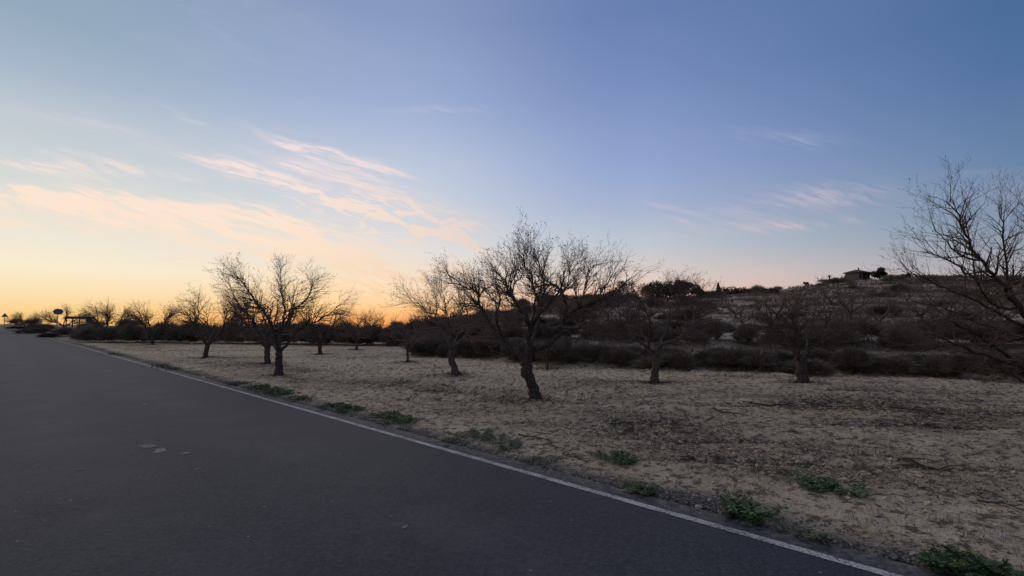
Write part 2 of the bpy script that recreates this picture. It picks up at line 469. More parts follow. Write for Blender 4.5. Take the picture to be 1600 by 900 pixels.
def simple(name, c1, c2, scale=6.0, rough=0.9, bumps=0.4, bd=0.01, spec=0.2, backlit=None):
    m, n, b = mat(name)
    v = objvec(n)
    w = n.noise(v, scale, 4, 0.65).outputs[0]
    oi = n.N.new('ShaderNodeObjectInfo')
    ww = n.m('ADD', w, n.m('MULTIPLY', n.m('SUBTRACT', oi.outputs['Random'], 0.5), 0.18))
    c = n.mix(n.mr(ww, 0.35, 0.65), tuple(c1) + (1,), tuple(c2) + (1,))
    n.L.new(c, b.inputs['Base Color'])
    b.inputs['Roughness'].default_value = rough
    b.inputs['Specular IOR Level'].default_value = spec
    if bumps: bump(n, w, b, bumps, bd)
    return m

M_GROUND = make_ground_mat(); M_ASPHALT = make_asphalt(); M_LINE = make_line_mat()
M_BARK = simple("dark_rough_bark", (0.028, 0.022, 0.017), (0.15, 0.12, 0.095), 26, 0.95, 1.0, 0.03, 0.1)
M_TWIG = simple("bare_twigs", (0.095, 0.068, 0.052), (0.18, 0.130, 0.098), 8, 0.9, 0, 0, 0.15)
M_TWIG_PALE = simple("pale_dry_twigs", (0.12, 0.10, 0.078), (0.20, 0.168, 0.13), 8, 0.9, 0, 0, 0.15)
M_TWIG_RED = simple("reddish_twigs", (0.16, 0.105, 0.078), (0.26, 0.175, 0.13), 8, 0.9, 0, 0, 0.15)
M_HUSK = simple("dry_husks", (0.030, 0.024, 0.018), (0.07, 0.05, 0.035), 30, 0.9, 0)
M_SHRUB = simple("dark_dry_shrub", (0.115, 0.094, 0.068), (0.225, 0.182, 0.130), 3.0, 0.9, 0, 0, 0.12)
M_SHRUB_GREY = simple("grey_brown_scrub", (0.20, 0.155, 0.105), (0.34, 0.265, 0.18), 3.0, 0.9, 0, 0, 0.12)
M_LEAF = simple("evergreen_leaves", (0.016, 0.024, 0.012), (0.042, 0.056, 0.026), 2.0, 0.7, 0, 0, 0.25)
M_WEED = simple("green_weed_leaves", (0.042, 0.085, 0.030), (0.12, 0.175, 0.062), 9.0, 0.65, 0, 0, 0.3)
M_WEED_GREY = simple("grey_green_weed", (0.10, 0.12, 0.07), (0.19, 0.20, 0.12), 9.0, 0.8, 0, 0, 0.2)
M_FLOWER = simple("yellow_flower", (0.55, 0.42, 0.03), (0.70, 0.56, 0.06), 20, 0.7, 0)
M_STRAW = simple("dry_straw", (0.22, 0.17, 0.10), (0.42, 0.34, 0.21), 3, 0.9, 0)
M_LITTER = simple("dead_plant_litter", (0.030, 0.024, 0.019), (0.09, 0.07, 0.05), 3, 0.95, 0)
M_STONE = simple("pale_limestone", (0.26, 0.225, 0.175), (0.48, 0.43, 0.35), 14, 0.9, 0.6, 0.01)
M_CLOD = simple("soil_clod", (0.40, 0.30, 0.19), (0.66, 0.52, 0.34), 16, 0.95, 0.6, 0.01)
M_GRAVEL = simple("mixed_gravel", (0.09, 0.085, 0.08), (0.33, 0.29, 0.24), 9, 0.9, 0)
M_METAL = simple("galvanised_metal", (0.13, 0.125, 0.12), (0.18, 0.175, 0.165), 12, 0.7, 0.1, 0.002, 0.5)
M_SIGNBACK = simple("grey_sign_back", (0.11, 0.10, 0.09), (0.16, 0.145, 0.13), 5, 0.6, 0.1, 0.002, 0.4)
M_WALL = simple("ochre_masonry", (0.13, 0.10, 0.072), (0.20, 0.155, 0.115), 5, 0.9, 0.6, 0.02)
M_TILE = simple("weathered_roof_tile", (0.06, 0.042, 0.035), (0.10, 0.07, 0.056), 6, 0.9, 0.4, 0.02)
M_WOOD = simple("dark_weathered_wood", (0.05, 0.038, 0.028), (0.09, 0.07, 0.05), 6, 0.9, 0.3, 0.01)
M_GLASS = simple("dark_window_glass", (0.015, 0.017, 0.02), (0.025, 0.027, 0.03), 2, 0.15, 0, 0, 0.5)

# ------------------------------------------------------------------ ground sheet
ang = np.concatenate([np.arange(-180, -51, 3.0), np.arange(-51, -30, 0.5), np.arange(-30, 50.01, 0.13), np.arange(51, 180.1, 3.0)])
ang = np.radians(ang)
rad = np.concatenate([np.linspace(0.4, 3.0, 10)[:-1], 3.0 * np.exp(np.arange(0, math.log(50 / 3.0), 0.0056)),
                      50 * np.exp(np.arange(0, math.log(130 / 50.0), 0.0085)), 130 * np.exp(np.arange(0, math.log(3000 / 130.0), 0.06))])
A, RD = np.meshgrid(ang, rad, indexing='ij')
gx = np.sin(A) * RD; gy = np.cos(A) * RD
gz = H(gx, gy)
na, nr = A.shape
V = np.stack([gx.ravel(), gy.ravel(), gz.ravel()], 1)
i = np.arange(na - 1)[:, None] * nr + np.arange(nr - 1)[None, :]
Fq = np.stack([i, i + nr, i + nr + 1, i + 1], -1).reshape(-1, 4)
S_, P_ = road_sp(gx.ravel(), gy.ravel())
hid = (P_ < -0.4) & (P_ > -6.0) & (RD.ravel() < 120)
keep = ~(hid[Fq].all(1))
Fq = Fq[keep]
used = np.unique(Fq); remap = np.full(len(V), -1); remap[used] = np.arange(len(used))
V = V[used]; Fq = remap[Fq]; S_ = S_[used]; P_ = P_[used]
gme = fast_mesh("ground", V, Fq[:, ::-1])
def setattr_f(me, name, arr):
    a = me.attributes.new(name, 'FLOAT', 'POINT'); a.data.foreach_set('value', arr.astype(np.float32))
def litter_mask(x, y):
    s, p = road_sp(x, y)
    band = np.exp(-((y - (10.6 - 0.14 * x)) / 1.3) ** 2) * sm((x - 3.8) / 2.5)
    band2 = np.exp(-((p - 3.3) / 0.55) ** 2) * 0.75
    band3 = np.exp(-((p - 1.9) / 0.35) ** 2) * 0.4
    n = sm((fbm(x / 1.5, y * 1.2, 4, 91) + 0.02) / 0.16)
    gen = sm((fbm(x / 2.2, y * 0.9, 4, 12) - 0.03) / 0.14)
    far = 0.55 * sm((fbm(x / 3.0, y * 0.8, 3, 55)) / 0.15)
    return np.clip((band * 1.5 + band2 + band3) * n + 0.42 * gen + 0.40 * far + 0.9 * furrow(x, y), 0, 1) * sm((p - 0.9) / 0.8)
def hill_mask(x, y):
    ew = edge(x) + 1.6 * fbm(x / 5, y / 5 + 3, 3, 61)
    return sm((y - ew + 0.2) / 1.2) * (y > 5)
setattr_f(gme, 'verge', (1 - sm((P_ - 0.38 - 0.5 * fbm(V[:, 0], V[:, 1], 3, 4)) / 0.5)) * (P_ > -0.5))
setattr_f(gme, 'litter', litter_mask(V[:, 0], V[:, 1]))
setattr_f(gme, 'hill', hill_mask(V[:, 0], V[:, 1]))
ground_o = tag(link("ground", gme, M_GROUND), kind='structure', label="pale dry ploughed field rising into a terraced scrubby hillside")

# ------------------------------------------------------------------ road
def strip(name, svals, pvals, zoff, material, edge_noise=None):
    vs = []; P = []
    for s in svals:
        for k, p in enumerate(pvals):
            pp = p
            if edge_noise and k == len(pvals) - 1:
                pp = p + edge_noise * float(fbm(np.array([s * 2.2]), np.array([0.3]), 4, 71)[0]) * 2
            x, y = road_pt(s, pp)
            crown = -0.012 * abs(pp + 3.3)
            drop = -0.07 if (edge_noise and (k == len(pvals) - 1)) else 0
            vs.append((x, y, float(zroad(s)) + crown + 0.04 + zoff + drop)); P.append(pp)
    n = len(pvals)
    fs = [(a * n + b, a * n + b + 1, (a + 1) * n + b + 1, (a + 1) * n + b) for a in range(len(svals) - 1) for b in range(n - 1)]
    me = mesh(name, vs, fs)
    setattr_f(me, 'dust', np.array([max(0, min(1, 1 - abs(q - 0.4) / 0.45)) for q in P]))
    setattr_f(me, 'lane', np.array([max(math.exp(-((q + 1.55) / .5) ** 2), math.exp(-((q + 3.5) / .6) ** 2), math.exp(-((q + 5.2) / .5) ** 2)) for q in P]))
    return link(name, me, material)
sv = list(np.arange(-60, 60, 0.12)) + list(np.arange(60, 240, 1.5)) + list(np.arange(240, 620, 10))
road = strip("road", sv, [-6.95, -6.9, -5.8, -5.2, -4.6, -3.9, -3.5, -3.1, -2.5, -2.0, -1.55, -1.1, -.7, -0.06, 0.12, 0.33, 0.36], 0, M_ASPHALT, 0.05)
tag(road, "dark grey asphalt road running away to the left", kind='structure')
line = strip("edge_line", sv, [0.0, 0.09], 0.004, M_LINE)
line.parent = road
tag(line, "worn white edge line along the field side")
# small pale worn patches in the carriageway
def blob(cx, cy, z, rx, ry, rz, seed):
    rr = random.Random(seed); n = 40; v = []
    for k in range(n):
        a = 2 * math.pi * k / n
        q = 1 + 0.20 * math.sin(2 * a + seed) + 0.14 * math.sin(3 * a + seed * 2) + .08 * math.sin(7 * a + seed) + rr.uniform(-.10, .10)
        x = rx * q * math.cos(a); y = ry * q * math.sin(a)
        v.append((cx + x * math.cos(rz) - y * math.sin(rz), cy + x * math.sin(rz) + y * math.cos(rz), z))
    return v
def zr_at(x, y):
    s, p = road_sp(np.array([x]), np.array([y]))
    return float(zroad(s)[0]) - 0.012 * abs(float(p[0]) + 3.3) + 0.04
M_PATCH = simple("worn_pale_asphalt", (0.11, 0.103, 0.095), (0.27, 0.25, 0.225), 30, 0.85, 0.3, 0.003)
for k, (px, py, w, h) in enumerate([(231, 697, .17, .11), (250, 704, .10, .16), (290, 708, .09, .07), (125, 734, .05, .035), (633, 826, .04, .03), (309, 733, .05, .03), (226, 630, .06, .04), (92, 640, .07, .05)]):
    a, b_ = ray(px, py); d = (zr_at(a * 6, 6) - EYE) / b_
    x, y = a * d, d
    v = blob(x, y, zr_at(x, y) + 0.004, w * .75, h * .75, 0.3 * k, k + 3)
    me = mesh("worn_patch", v, [tuple(range(len(v)))])
    link("worn_patch", me, M_PATCH, road)

# ------------------------------------------------------------------ bare trees
class Tubes:
    def __init__(self): self.v = []; self.f = []
    def tube(self, pts, rs, sides=4, lump=0.0, rng=None):
        n = len(pts); base = len(self.v); V = self.v
        # parallel frames
        t = (pts[1] - pts[0]).normalized()
        a = Vector((0, 0, 1)) if abs(t.z) < 0.9 else Vector((1, 0, 0))
        u = t.cross(a).normalized()
        for i in range(n):
            if i < n - 1: t = (pts[i + 1] - pts[i])
            if i > 0 and i < n - 1: t = (pts[i + 1] - pts[i - 1])
            t = t.normalized()
            u = (u - t * u.dot(t)).normalized()
            w = t.cross(u)
            r = rs[i]; p = pts[i]
            for k in range(sides):
                an = 2 * math.pi * k / sides
                rr = r * (1 + (rng.uniform(-lump, lump) if lump else 0))
                c = math.cos(an) * rr; s = math.sin(an) * rr
                V.append((p.x + u.x * c + w.x * s, p.y + u.y * c + w.y * s, p.z + u.z * c + w.z * s))
        for i in range(n - 1):
            for k in range(sides):
                k2 = (k + 1) % sides
                self.f.append((base + i * sides + k, base + i * sides + k2, base + (i + 1) * sides + k2, base + (i + 1) * sides + k))
        self.f.append(tuple(base + (n - 1) * sides + k for k in range(sides)))
    def build(self, name, material, parent):
        return link(name, mesh(name, self.v, self.f), material, parent)

def smooth_path(pts, rs, sub=3, jit=0.0, rng=None):
    """Catmull-Rom through control points"""
    P = []; Rr = []
    n = len(pts)
    for i in range(n - 1):
        p0 = pts[max(0, i - 1)]; p1 = pts[i]; p2 = pts[i + 1]; p3 = pts[min(n - 1, i + 2)]
        for k in range(sub):
            t = k / sub
            q = 0.5 * ((2 * p1) + (p2 - p0) * t + (2 * p0 - 5 * p1 + 4 * p2 - p3) * t * t + (3 * p1 - p0 - 3 * p2 + p3) * t ** 3)
            if jit and (i or k): q = q + Vector((rng.gauss(0, jit), rng.gauss(0, jit), rng.gauss(0, jit)))
            P.append(q); Rr.append(rs[i] + (rs[i + 1] - rs[i]) * t)
    P.append(pts[-1]); Rr.append(rs[-1])
    return P, Rr

def rand_dir(rng):
    while True:
        v = Vector((rng.uniform(-1, 1), rng.uniform(-1, 1), rng.uniform(-1, 1)))
        if 0.05 < v.length < 1: return v.normalized()

class BareTree:
    """local coordinates, trunk base at the origin"""
    def __init__(self, seed, centre, thick=1.0, up=0.5, density=1.0, spur=1.0, husk=0.25, len1=1.0, droop=0.0):
        self.r = random.Random(seed); self.trunk = Tubes(); self.crown = Tubes(); self.husks = Tubes()
        self.c = centre; self.th = thick; self.up = up; self.den = density; self.spur = spur; self.hk = husk; self.l1 = len1; self.droop = droop
        self.hv = []; self.hf = []
    def husk(self, p):
        r = self.r
        s = r.uniform(0.010, 0.022) * (0.6 + 0.4 * self.th)
        a = rand_dir(r); b = a.cross(rand_dir(r)).normalized(); i = len(self.hv)
        q = p + Vector((0, 0, -s))
        for w in (q - a * s, q + b * s * 0.6, q + a * s, q - b * s * 0.6, q + a.cross(b) * s * .5):
            self.hv.append((w.x, w.y, w.z))
        self.hf += [(i, i + 1, i + 4), (i + 1, i + 2, i + 4), (i + 2, i + 3, i + 4), (i + 3, i, i + 4)]
    def grow(self, p, d, L, r0, lvl, bend):
        r = self.r
        n = {1: 7, 2: 6, 3: 4, 4: 3}[lvl]
        pts = [p]; rs = [r0]; cur = p; dd = d.copy(); ax = rand_dir(r)
        for k in range(n):
            ax = (ax * 0.6 + rand_dir(r) * 0.6)
            dd = dd + ax * bend
            if lvl >= 2: dd.z += self.up * 0.07
            if lvl == 1: dd.z += self.up * 0.06
            if self.droop: dd.z -= self.droop * 0.12
            dd = dd.normalized()
            cur = cur + dd * (L / n)
            pts.append(cur); rs.append(r0 * (1 - (k + 1) / n * (0.72 if lvl < 4 else 0.55)))
        sides = {1: 5, 2: 4, 3: 3, 4: 3}[lvl]
        self.crown.tube(pts, rs, sides)
        return pts, rs
    def kids(self, pts, rs, lvl, start=0.25):
        """spawn children of level lvl along a path"""
        r = self.r
        n = len(pts) - 1
        tot = sum((pts[i + 1] - pts[i]).length for i in range(n))
        per = {1: 5.2, 2: 5.6, 3: 4.6, 4: 8.0}[lvl] * self.den
        if lvl == 4: per *= self.spur
        cnt = max(1, int(tot * per * r.uniform(0.8, 1.2) + 0.5))
        for c in range(cnt):
            f = start + (1 - start) * ((c + r.random()) / cnt)
            k = min(n - 1, int(f * n)); t = f * n - k
            p = pts[k].lerp(pts[k + 1], t); rr = rs[k] + (rs[k + 1] - rs[k]) * t
            par = (pts[k + 1] - pts[k]).normalized()
            side = par.cross(rand_dir(r)).normalized()
            outw = (p - self.c); outw = outw.normalized() if outw.length > 0.01 else Vector((0, 0, 1))
            an = r.uniform(0.55, 1.25)
            d = par * math.cos(an) + side * math.sin(an)
            d = d + outw * 0.45 + Vector((0, 0, self.up * r.uniform(-0.1, 0.7)))
            if d.z < -0.25: d.z *= 0.3
            d = d.normalized()
            if lvl == 1: L = r.uniform(0.5, 1.15) * self.l1; r0 = min(rr * 0.7, 0.026 * self.th)
            elif lvl == 2: L = r.uniform(0.30, 1.25) * self.l1 * (1.0 - 0.25 * f); r0 = min(rr * 0.75, 0.0125 * self.th)
            elif lvl == 3: L = r.uniform(0.14, 0.48) * self.l1; r0 = min(rr * 0.8, 0.0062 * self.th)
            else: L = r.uniform(0.03, 0.13); r0 = min(rr * 0.85, 0.0040 * self.th)
            cp, cr = self.grow(p, d, L, max(r0, 0.0022 * self.th), lvl, {1: 0.18, 2: 0.065, 3: 0.06, 4: 0.06}[lvl])
            if lvl < 4: self.kids(cp, cr, lvl + 1, 0.12)
            if lvl >= 3 and r.random() < self.hk: self.husk(cp[-1])
    def limb(self, pts, rs, start=0.3, sub=4, sides=8, knots=0.014, first=1, heavy=True):
        P, Q_ = smooth_path(pts, rs, sub, knots, self.r)
        (self.trunk if heavy else self.crown).tube(P, Q_, sides, 0.045 if sides > 6 else 0.03, self.r)
        if first: self.kids(P, Q_, first, start)
        return P, Q_
    def build(self, loc, label, group=None, rz=0.0, twig=None, name="almond_tree", scale=1.0, cat="tree"):
        root = empty(name, loc, rz, scale)
        tag(root, label, cat, group)
        self.trunk.build("trunk", M_BARK, root)
        self.crown.build("crown", twig or M_TWIG, root)
        if self.hv:
            h = link("dry_husk", mesh("dry_husk", self.hv, self.hf), M_HUSK, root); h['kind'] = 'stuff'
        return root

GA = "bare almond trees of the orchard"
def generic_tree(seed, height, spread, trunk_h, tr, lean=0.0, thick=1.0, up=0.5, density=1.0, nl=4, husk=0.25, l1=1.0, az0=0.0, spur=1.0, flat=1.0):
    rng = random.Random(seed * 7 + 1)
    c = Vector((lean * 0.6, 0, trunk_h + (height - trunk_h) * 0.35))
    t = BareTree(seed, c, thick, up, density, spur, husk, l1)
    fork = Vector((lean, rng.uniform(-.05, .05), trunk_h))
    pts = [Vector((0, 0, -0.08)), Vector((lean * 0.2, 0, trunk_h * 0.12)), Vector((lean * 0.45 + rng.uniform(-.03, .03), rng.uniform(-.03, .03), trunk_h * 0.55)), fork]
    t.limb(pts, [tr * 1.35, tr * 1.08, tr * 0.95, tr * 1.0], 0.9, 4, 10, 0.01, 0)
    for k in range(nl):
        az = az0 + 2 * math.pi * k / nl + rng.uniform(-.35, .35)
        el = rng.uniform(0.35, 0.95) * flat
        L = spread * 0.5 * rng.uniform(0.72, 1.0)
        h = (height - trunk_h) * rng.uniform(0.42, 0.68) * min(1.2, el + 0.3)
        d = Vector((math.cos(az), math.sin(az), 0))
        w = Vector((-d.y, d.x, 0))
        p1 = fork + d * L * 0.22 + Vector((0, 0, h * rng.uniform(.15, .28)))
        p2 = fork + d * L * 0.50 + w * rng.uniform(-.16, .16) + Vector((0, 0, h * rng.uniform(.42, .60)))
        p3 = fork + d * L * 0.75 + w * rng.uniform(-.25, .25) + Vector((0, 0, h * rng.uniform(.68, .9)))
        p4 = fork + d * L * 0.97 + w * rng.uniform(-.3, .3) + Vector((0, 0, h))
        r0 = tr * rng.uniform(0.5, 0.68)
        t.limb([fork - Vector((0, 0, tr * .6)), p1, p2, p3, p4], [r0, r0 * .85, r0 * .6, r0 * .38, r0 * .15], 0.3, 3, 7)
        # a fork of the limb that climbs
        q1 = p2 + d * L * 0.08 + w * rng.uniform(-.3, .3) + Vector((0, 0, (height - trunk_h) * 0.24))
        q2 = q1 + d * L * 0.10 + w * rng.uniform(-.2, .2) + Vector((0, 0, (height - trunk_h) * 0.20))
        t.limb([p2, q1, q2], [r0 * .5, r0 * .34, r0 * .12], 0.2, 3, 6)
    return t

# --- the big tree in the middle, limb by limb (points given as photo column, photo row, metres nearer(-)/farther(+))
def hero(px, py, limbs, seed, thick, up, density, trunkpts, husk=0.35, l1=1.0, spur=1.0, squash=1.0, thin=.84):
    gx_, gy_ = ground(px, py)
    base = Vector((gx_, gy_, h1(gx_, gy_)))
    def loc(q):
        v = at(q[0], q[1], gy_)
        k = (gy_ + q[2]) / gy_
        w = Vector((v.x * k, gy_ + q[2], EYE + (v.z - EYE) * k))
        return w - base
    tp = [loc(q) for q in trunkpts]
    tp[0] = Vector((tp[0].x, tp[0].y, -0.1))
    cen = loc((sum(l[0][-1][0] for l in limbs) / len(limbs), sum(l[0][-1][1] for l in limbs) / len(limbs), 0)); cen.z -= 0.5
    t = BareTree(seed, cen, thick, up, density, spur, husk, l1)
    t.limb(tp, [q[3] * (1.05 if k_ == 0 else .88) for k_, q in enumerate(trunkpts)], 0.9, 4, 12, 0.012, 0)
    for pts, r0, r1, start in limbs:
        pts = [(q[0], q[1] if q[1] > 490 else 490 + (q[1] - 490) * squash, q[2]) for q in pts]
        P = [loc(q) for q in pts]; n = len(P); r0 *= thin
        rs = [r0 + (r1 - r0) * (k / (n - 1)) ** 0.8 for k in range(n)]
        t.limb(P, rs, start, 4, 9 if r0 > .06 else 6, 0.014)
    return t, base

main_limbs = [
    ([(826, 565, 0), (826, 545, -.1), (828, 520, -.3), (822, 495, -.5), (806, 470, -.6), (792, 440, -.7), (790, 415, -.7)], .095, .012, .35),
    ([(828, 545, 0), (850, 541, 0), (873, 522, .1), (882, 500, .2), (905, 481, .3), (930, 468, .2), (955, 455, .2), (985, 425, .1)], .085, .012, .35),
    ([(880, 505, .2), (886, 478, .35), (878, 455, .4), (872, 440, .5), (850, 436, .6), (842, 458, .6), (846, 480, .6)], .055, .012, .25),
    ([(818, 562, 0), (800, 545, .2), (786, 530, .3), (770, 512, .4), (757, 490, .4), (749, 470, .4), (746, 452, .4), (728, 440, .5), (706, 432, .5)], .075, .010, .35),
    ([(747, 468, .4), (752, 450, .3), (768, 438, .2), (780, 425, .1)], .028, .006, .2),
    ([(872, 512, .1), (895, 512, -.5), (912, 513, -.9), (925, 528, -1.1)], .038, .008, .3),
    ([(826, 548, 0), (836, 520, .7), (845, 485, 1.1), (850, 450, 1.2), (845, 410, 1.2), (838, 385, 1.2)], .06, .008, .35),
    ([(830, 515, -.3), (843, 490, -.7), (862, 465, -1.0), (878, 440, -1.1), (882, 410, -1.1)], .05, .008, .3),
    ([(900, 484, .3), (912, 455, .7), (915, 430, .9), (925, 405, .9), (935, 398, .9)], .035, .006, .2),
    ([(806, 470, -.6), (800, 445, -.2), (815, 415, 0), (822, 385, .1)], .03, .005, .2),
    ([(786, 530, .3), (775, 498, -.4), (782, 462, -.8), (775, 440, -.9)], .04, .006, .3),
    ([(930, 468, .2), (945, 440, .5), (958, 415, .5)], .022, .005, .2),
    ([(842, 470, 1.0), (830, 435, .6), (820, 400, .4), (818, 375, .4)], .024, .004, .2),
    ([(828, 515, -.3), (836, 470, -1.3), (832, 430, -1.6), (828, 395, -1.6)], .035, .005, .3),
    ([(878, 455, .4), (888, 425, .2), (893, 400, .1)], .022, .004, .2),
    ([(905, 481, .3), (898, 450, -.5), (902, 420, -.7)], .03, .004, .2),
]
t, b0 = hero(836, 623, main_limbs, 11, .85, 0.6, 1.75,
             [(839, 628, 0, .18), (835, 612, 0, .135), (829, 595, 0, .120), (822, 578, 0, .148), (823, 560, 0, .115), (827, 543, 0, .095)], 0.35, 0.52, 1.1, .84)
t.build(b0, "largest bare almond tree in the middle, crooked leaning trunk and dense upright twigs", GA)

tl, b1 = hero(436, 587, [
    ([(436, 550, 0), (425, 538, .2), (405, 520, .4), (392, 495, .5), (372, 470, .6), (360, 440, .6)], .07, .008, .3),
    ([(436, 550, 0), (430, 525, -.3), (415, 490, -.5), (395, 460, -.6), (380, 430, -.6), (370, 420, -.6)], .075, .008, .3),
    ([(438, 548, 0), (450, 535, 0), (470, 512, .1), (490, 505, .1), (515, 490, .1), (533, 470, .1)], .07, .008, .35),
    ([(436, 548, 0), (438, 520, .5), (445, 490, .8), (440, 455, .9), (438, 425, .9), (440, 405, .9)], .06, .006, .35),
    ([(440, 520, .4), (455, 485, .2), (475, 468, 0), (485, 445, 0), (490, 430, 0)], .05, .006, .3),
    ([(430, 530, -.2), (445, 500, -.9), (455, 478, -1.2), (450, 450, -1.3)], .045, .006, .3),
    ([(400, 510, .4), (385, 490, -.3), (372, 478, -.5)], .03, .006, .2),
    ([(436, 545, 0), (422, 515, 1.0), (405, 480, 1.6), (400, 450, 1.8)], .05, .006, .3)],
    23, 1.0, 0.4, 1.65, [(436, 590, 0, .16), (436, 575, 0, .128), (436, 560, 0, .125), (436, 548, 0, .11)], 0.3, 0.58, 1.0, .80)
tl.build(b1, "bare almond tree with straight trunk, tallest of the left group beside the road", GA)

tr_, b2 = hero(1023, 599, [
    ([(1024, 558, 0), (1012, 545, .1), (998, 534, .2), (985, 528, .3), (975, 510, .4), (968, 490, .4)], .085, .010, .4),
    ([(1026, 556, 0), (1035, 538, -.1), (1060, 530, -.2), (1078, 520, -.2), (1090, 500, -.2), (1108, 485, -.2)], .085, .010, .35),
    ([(1030, 545, 0), (1040, 520, .5), (1052, 490, .7), (1065, 465, .7), (1072, 440, .7), (1080, 425, .7)], .06, .006, .3),
    ([(1060, 530, -.2), (1085, 505, .5), (1095, 480, .6), (1108, 462, .6)], .045, .006, .3),
    ([(1012, 545, .1), (1016, 515, -.6), (1010, 488, -.8), (1000, 470, -.8)], .05, .006, .3),
    ([(1020, 550, 0), (1000, 515, .9), (990, 490, 1.2)], .045, .006, .3),
    ([(1065, 470, .7), (1050, 445, .7), (1048, 430, .7)], .018, .004, .2)],
    31, 0.95, 0.15, 2.0, [(1022, 602, 0, .155), (1023, 585, 0, .115), (1024, 570, 0, .118), (1025, 556, 0, .11)], 0.25, 0.50, 1.2, .62)
tr_.build(b2, "spreading bare almond tree with upright trunk between the crooked tree and the forked one", GA)

t4, b3 = hero(1254, 597, [
    ([(1252, 570, 0), (1242, 552, .1), (1236, 540, .2), (1222, 520, .3), (1205, 505, .4), (1195, 495, .4)], .08, .008, .35),
    ([(1254, 568, 0), (1262, 548, 0), (1278, 538, -.1), (1300, 525, -.2), (1318, 505, -.2)], .075, .008, .35),
    ([(1256, 560, 0), (1262, 530, .5), (1268, 510, .7), (1272, 490, .8)], .05, .006, .3),
    ([(1246, 560, 0), (1250, 530, -.5), (1240, 505, -.7), (1236, 490, -.8)], .045, .006, .3),
    ([(1278, 538, -.1), (1290, 510, -.8), (1298, 490, -.9)], .035, .006, .3)],
    37, .95, 0.12, 2.0, [(1257, 602, 0, .20), (1254, 588, 0, .16), (1252, 577, 0, .17), (1253, 566, 0, .14)], 0.2, 0.56, 1.2)
t4.build(b3, "low bare almond tree with thick forked trunk, second from right edge", GA)

t5, b4 = hero(713, 587, [
    ([(706, 548, 0), (700, 535, .1), (688, 515, .2), (675, 498, .3), (660, 480, .4), (648, 468, .4)], .06, .006, .35),
    ([(706, 548, 0), (715, 538, 0), (730, 525, 0), (748, 512, 0), (765, 495, 0)], .06, .006, .35),
    ([(706, 546, 0), (704, 520, -.5), (698, 490, -.7), (695, 465, -.7)], .05, .006, .3),
    ([(708, 546, 0), (716, 515, .6), (722, 490, .9), (726, 465, .9)], .05, .006, .3),
    ([(688, 515, .2), (682, 490, .7), (680, 462, .8)], .03, .005, .3)],
    41, 1.0, 0.3, 1.5, [(714, 590, 0, .15), (711, 577, 0, .12), (705, 562, 0, .12), (706, 547, 0, .11)], 0.25, 0.78, 1.0)
t5.build(b4, "bare almond tree leaning left, just left of the biggest tree", GA, twig=M_TWIG_RED)

# big tree entering from the right edge
t6, b5 = hero(1668, 655, [
    ([(1655, 575, 0), (1620, 520, -.3), (1590, 480, -.5), (1560, 430, -.7), (1530, 395, -.8), (1508, 350, -.9), (1497, 315, -.9), (1478, 290, -.9)], .062, .006, .3),
    ([(1655, 560, 0), (1610, 500, .3), (1580, 450, .5), (1572, 400, .6), (1568, 340, .6), (1560, 300, .7)], .05, .006, .3),
    ([(1620, 520, -.3), (1580, 500, -.2), (1530, 470, 0), (1480, 448, .1), (1440, 425, .2), (1410, 415, .2)], .042, .005, .3),
    ([(1560, 430, -.7), (1530, 430, -.5), (1500, 410, -.3), (1465, 385, -.2), (1440, 380, -.2)], .035, .005, .2),
    ([(1655, 590, 0), (1600, 575, -.3), (1560, 545, -.6), (1520, 520, -.8), (1480, 500, -.8), (1450, 505, -.8)], .045, .005, .3),
    ([(1600, 575, -.3), (1550, 570, .4), (1510, 545, .7), (1475, 530, .8), (1440, 520, .8)], .045, .006, .3),
    ([(1600, 575, -.3), (1540, 555, -.8), (1490, 540, -1.1), (1450, 545, -1.2), (1420, 550, -1.2)], .035, .005, .15),
    ([(1620, 530, 0), (1570, 520, .6), (1520, 500, .9), (1470, 480, 1.0), (1430, 470, 1.0)], .04, .005, .2),
    ([(1655, 600, 0), (1610, 600, .5), (1570, 580, .8), (1530, 570, .9)], .04, .005, .2),
    ([(1655, 560, 0), (1650, 480, 0), (1630, 400, 0), (1610, 340, 0), (1605, 300, 0)], .042, .005, .3),
    ([(1660, 560, 0), (1700, 500, 0), (1740, 430, .2), (1760, 380, .2)], .042, .005, .3),
    ([(1665, 560, 0), (1700, 520, 1.0), (1730, 470, 1.6)], .06, .008, .3),
    ([(1530, 395, -.8), (1500, 385, -1.0), (1480, 360, -1.1), (1462, 340, -1.1)], .022, .004, .15),
    ([(1590, 480, -.5), (1560, 480, -1.0), (1530, 440, -1.3), (1520, 400, -1.3)], .035, .005, .2)],
    53, 0.7, 0.3, 1.5, [(1668, 660, 0, .21), (1666, 630, 0, .17), (1662, 600, 0, .16), (1657, 565, 0, .14)], 0.06, 0.50, 1.4, .88)
t6.build(b5, "large bare tree reaching in from the right edge of the view", "bare almond trees of the orchard")

# further trees of the orchard: (column, row of the base, width px, top row, label)
def far_tree(px, py, wpx, top, seed, label, tr=.13, th=1.4, lean=0.0, up=.6, den=.9, twig=None, nl=4, trunk_px=None, dist=None, group=GA, name="almond_tree"):
    if dist is None:
        x, y = ground(px, py)
    else:
        x, y, _ = on_col(px, dist)
    z = h1(x, y)
    by = 505 - (z - EYE) / y * F_PX
    hgt = (by - top) / F_PX * y; spr = wpx / F_PX * y
    th_ = trunk_px / F_PX * y if trunk_px else hgt * 0.25
    k = hgt / 3.6
    t = generic_tree(seed, hgt * 0.86, spr * 0.92, th_, tr * k * .85, lean, th * k, up * .35, den / k, nl + 1, 0.25, 0.72 * k, seed * 0.7, 0.7)
    return t.build((x, y, z), label, group, twig=twig, name=name)
far_tree(418, 569, 120, 425, 61, "bare almond tree standing half behind the tallest one of the left group", trunk_px=26)
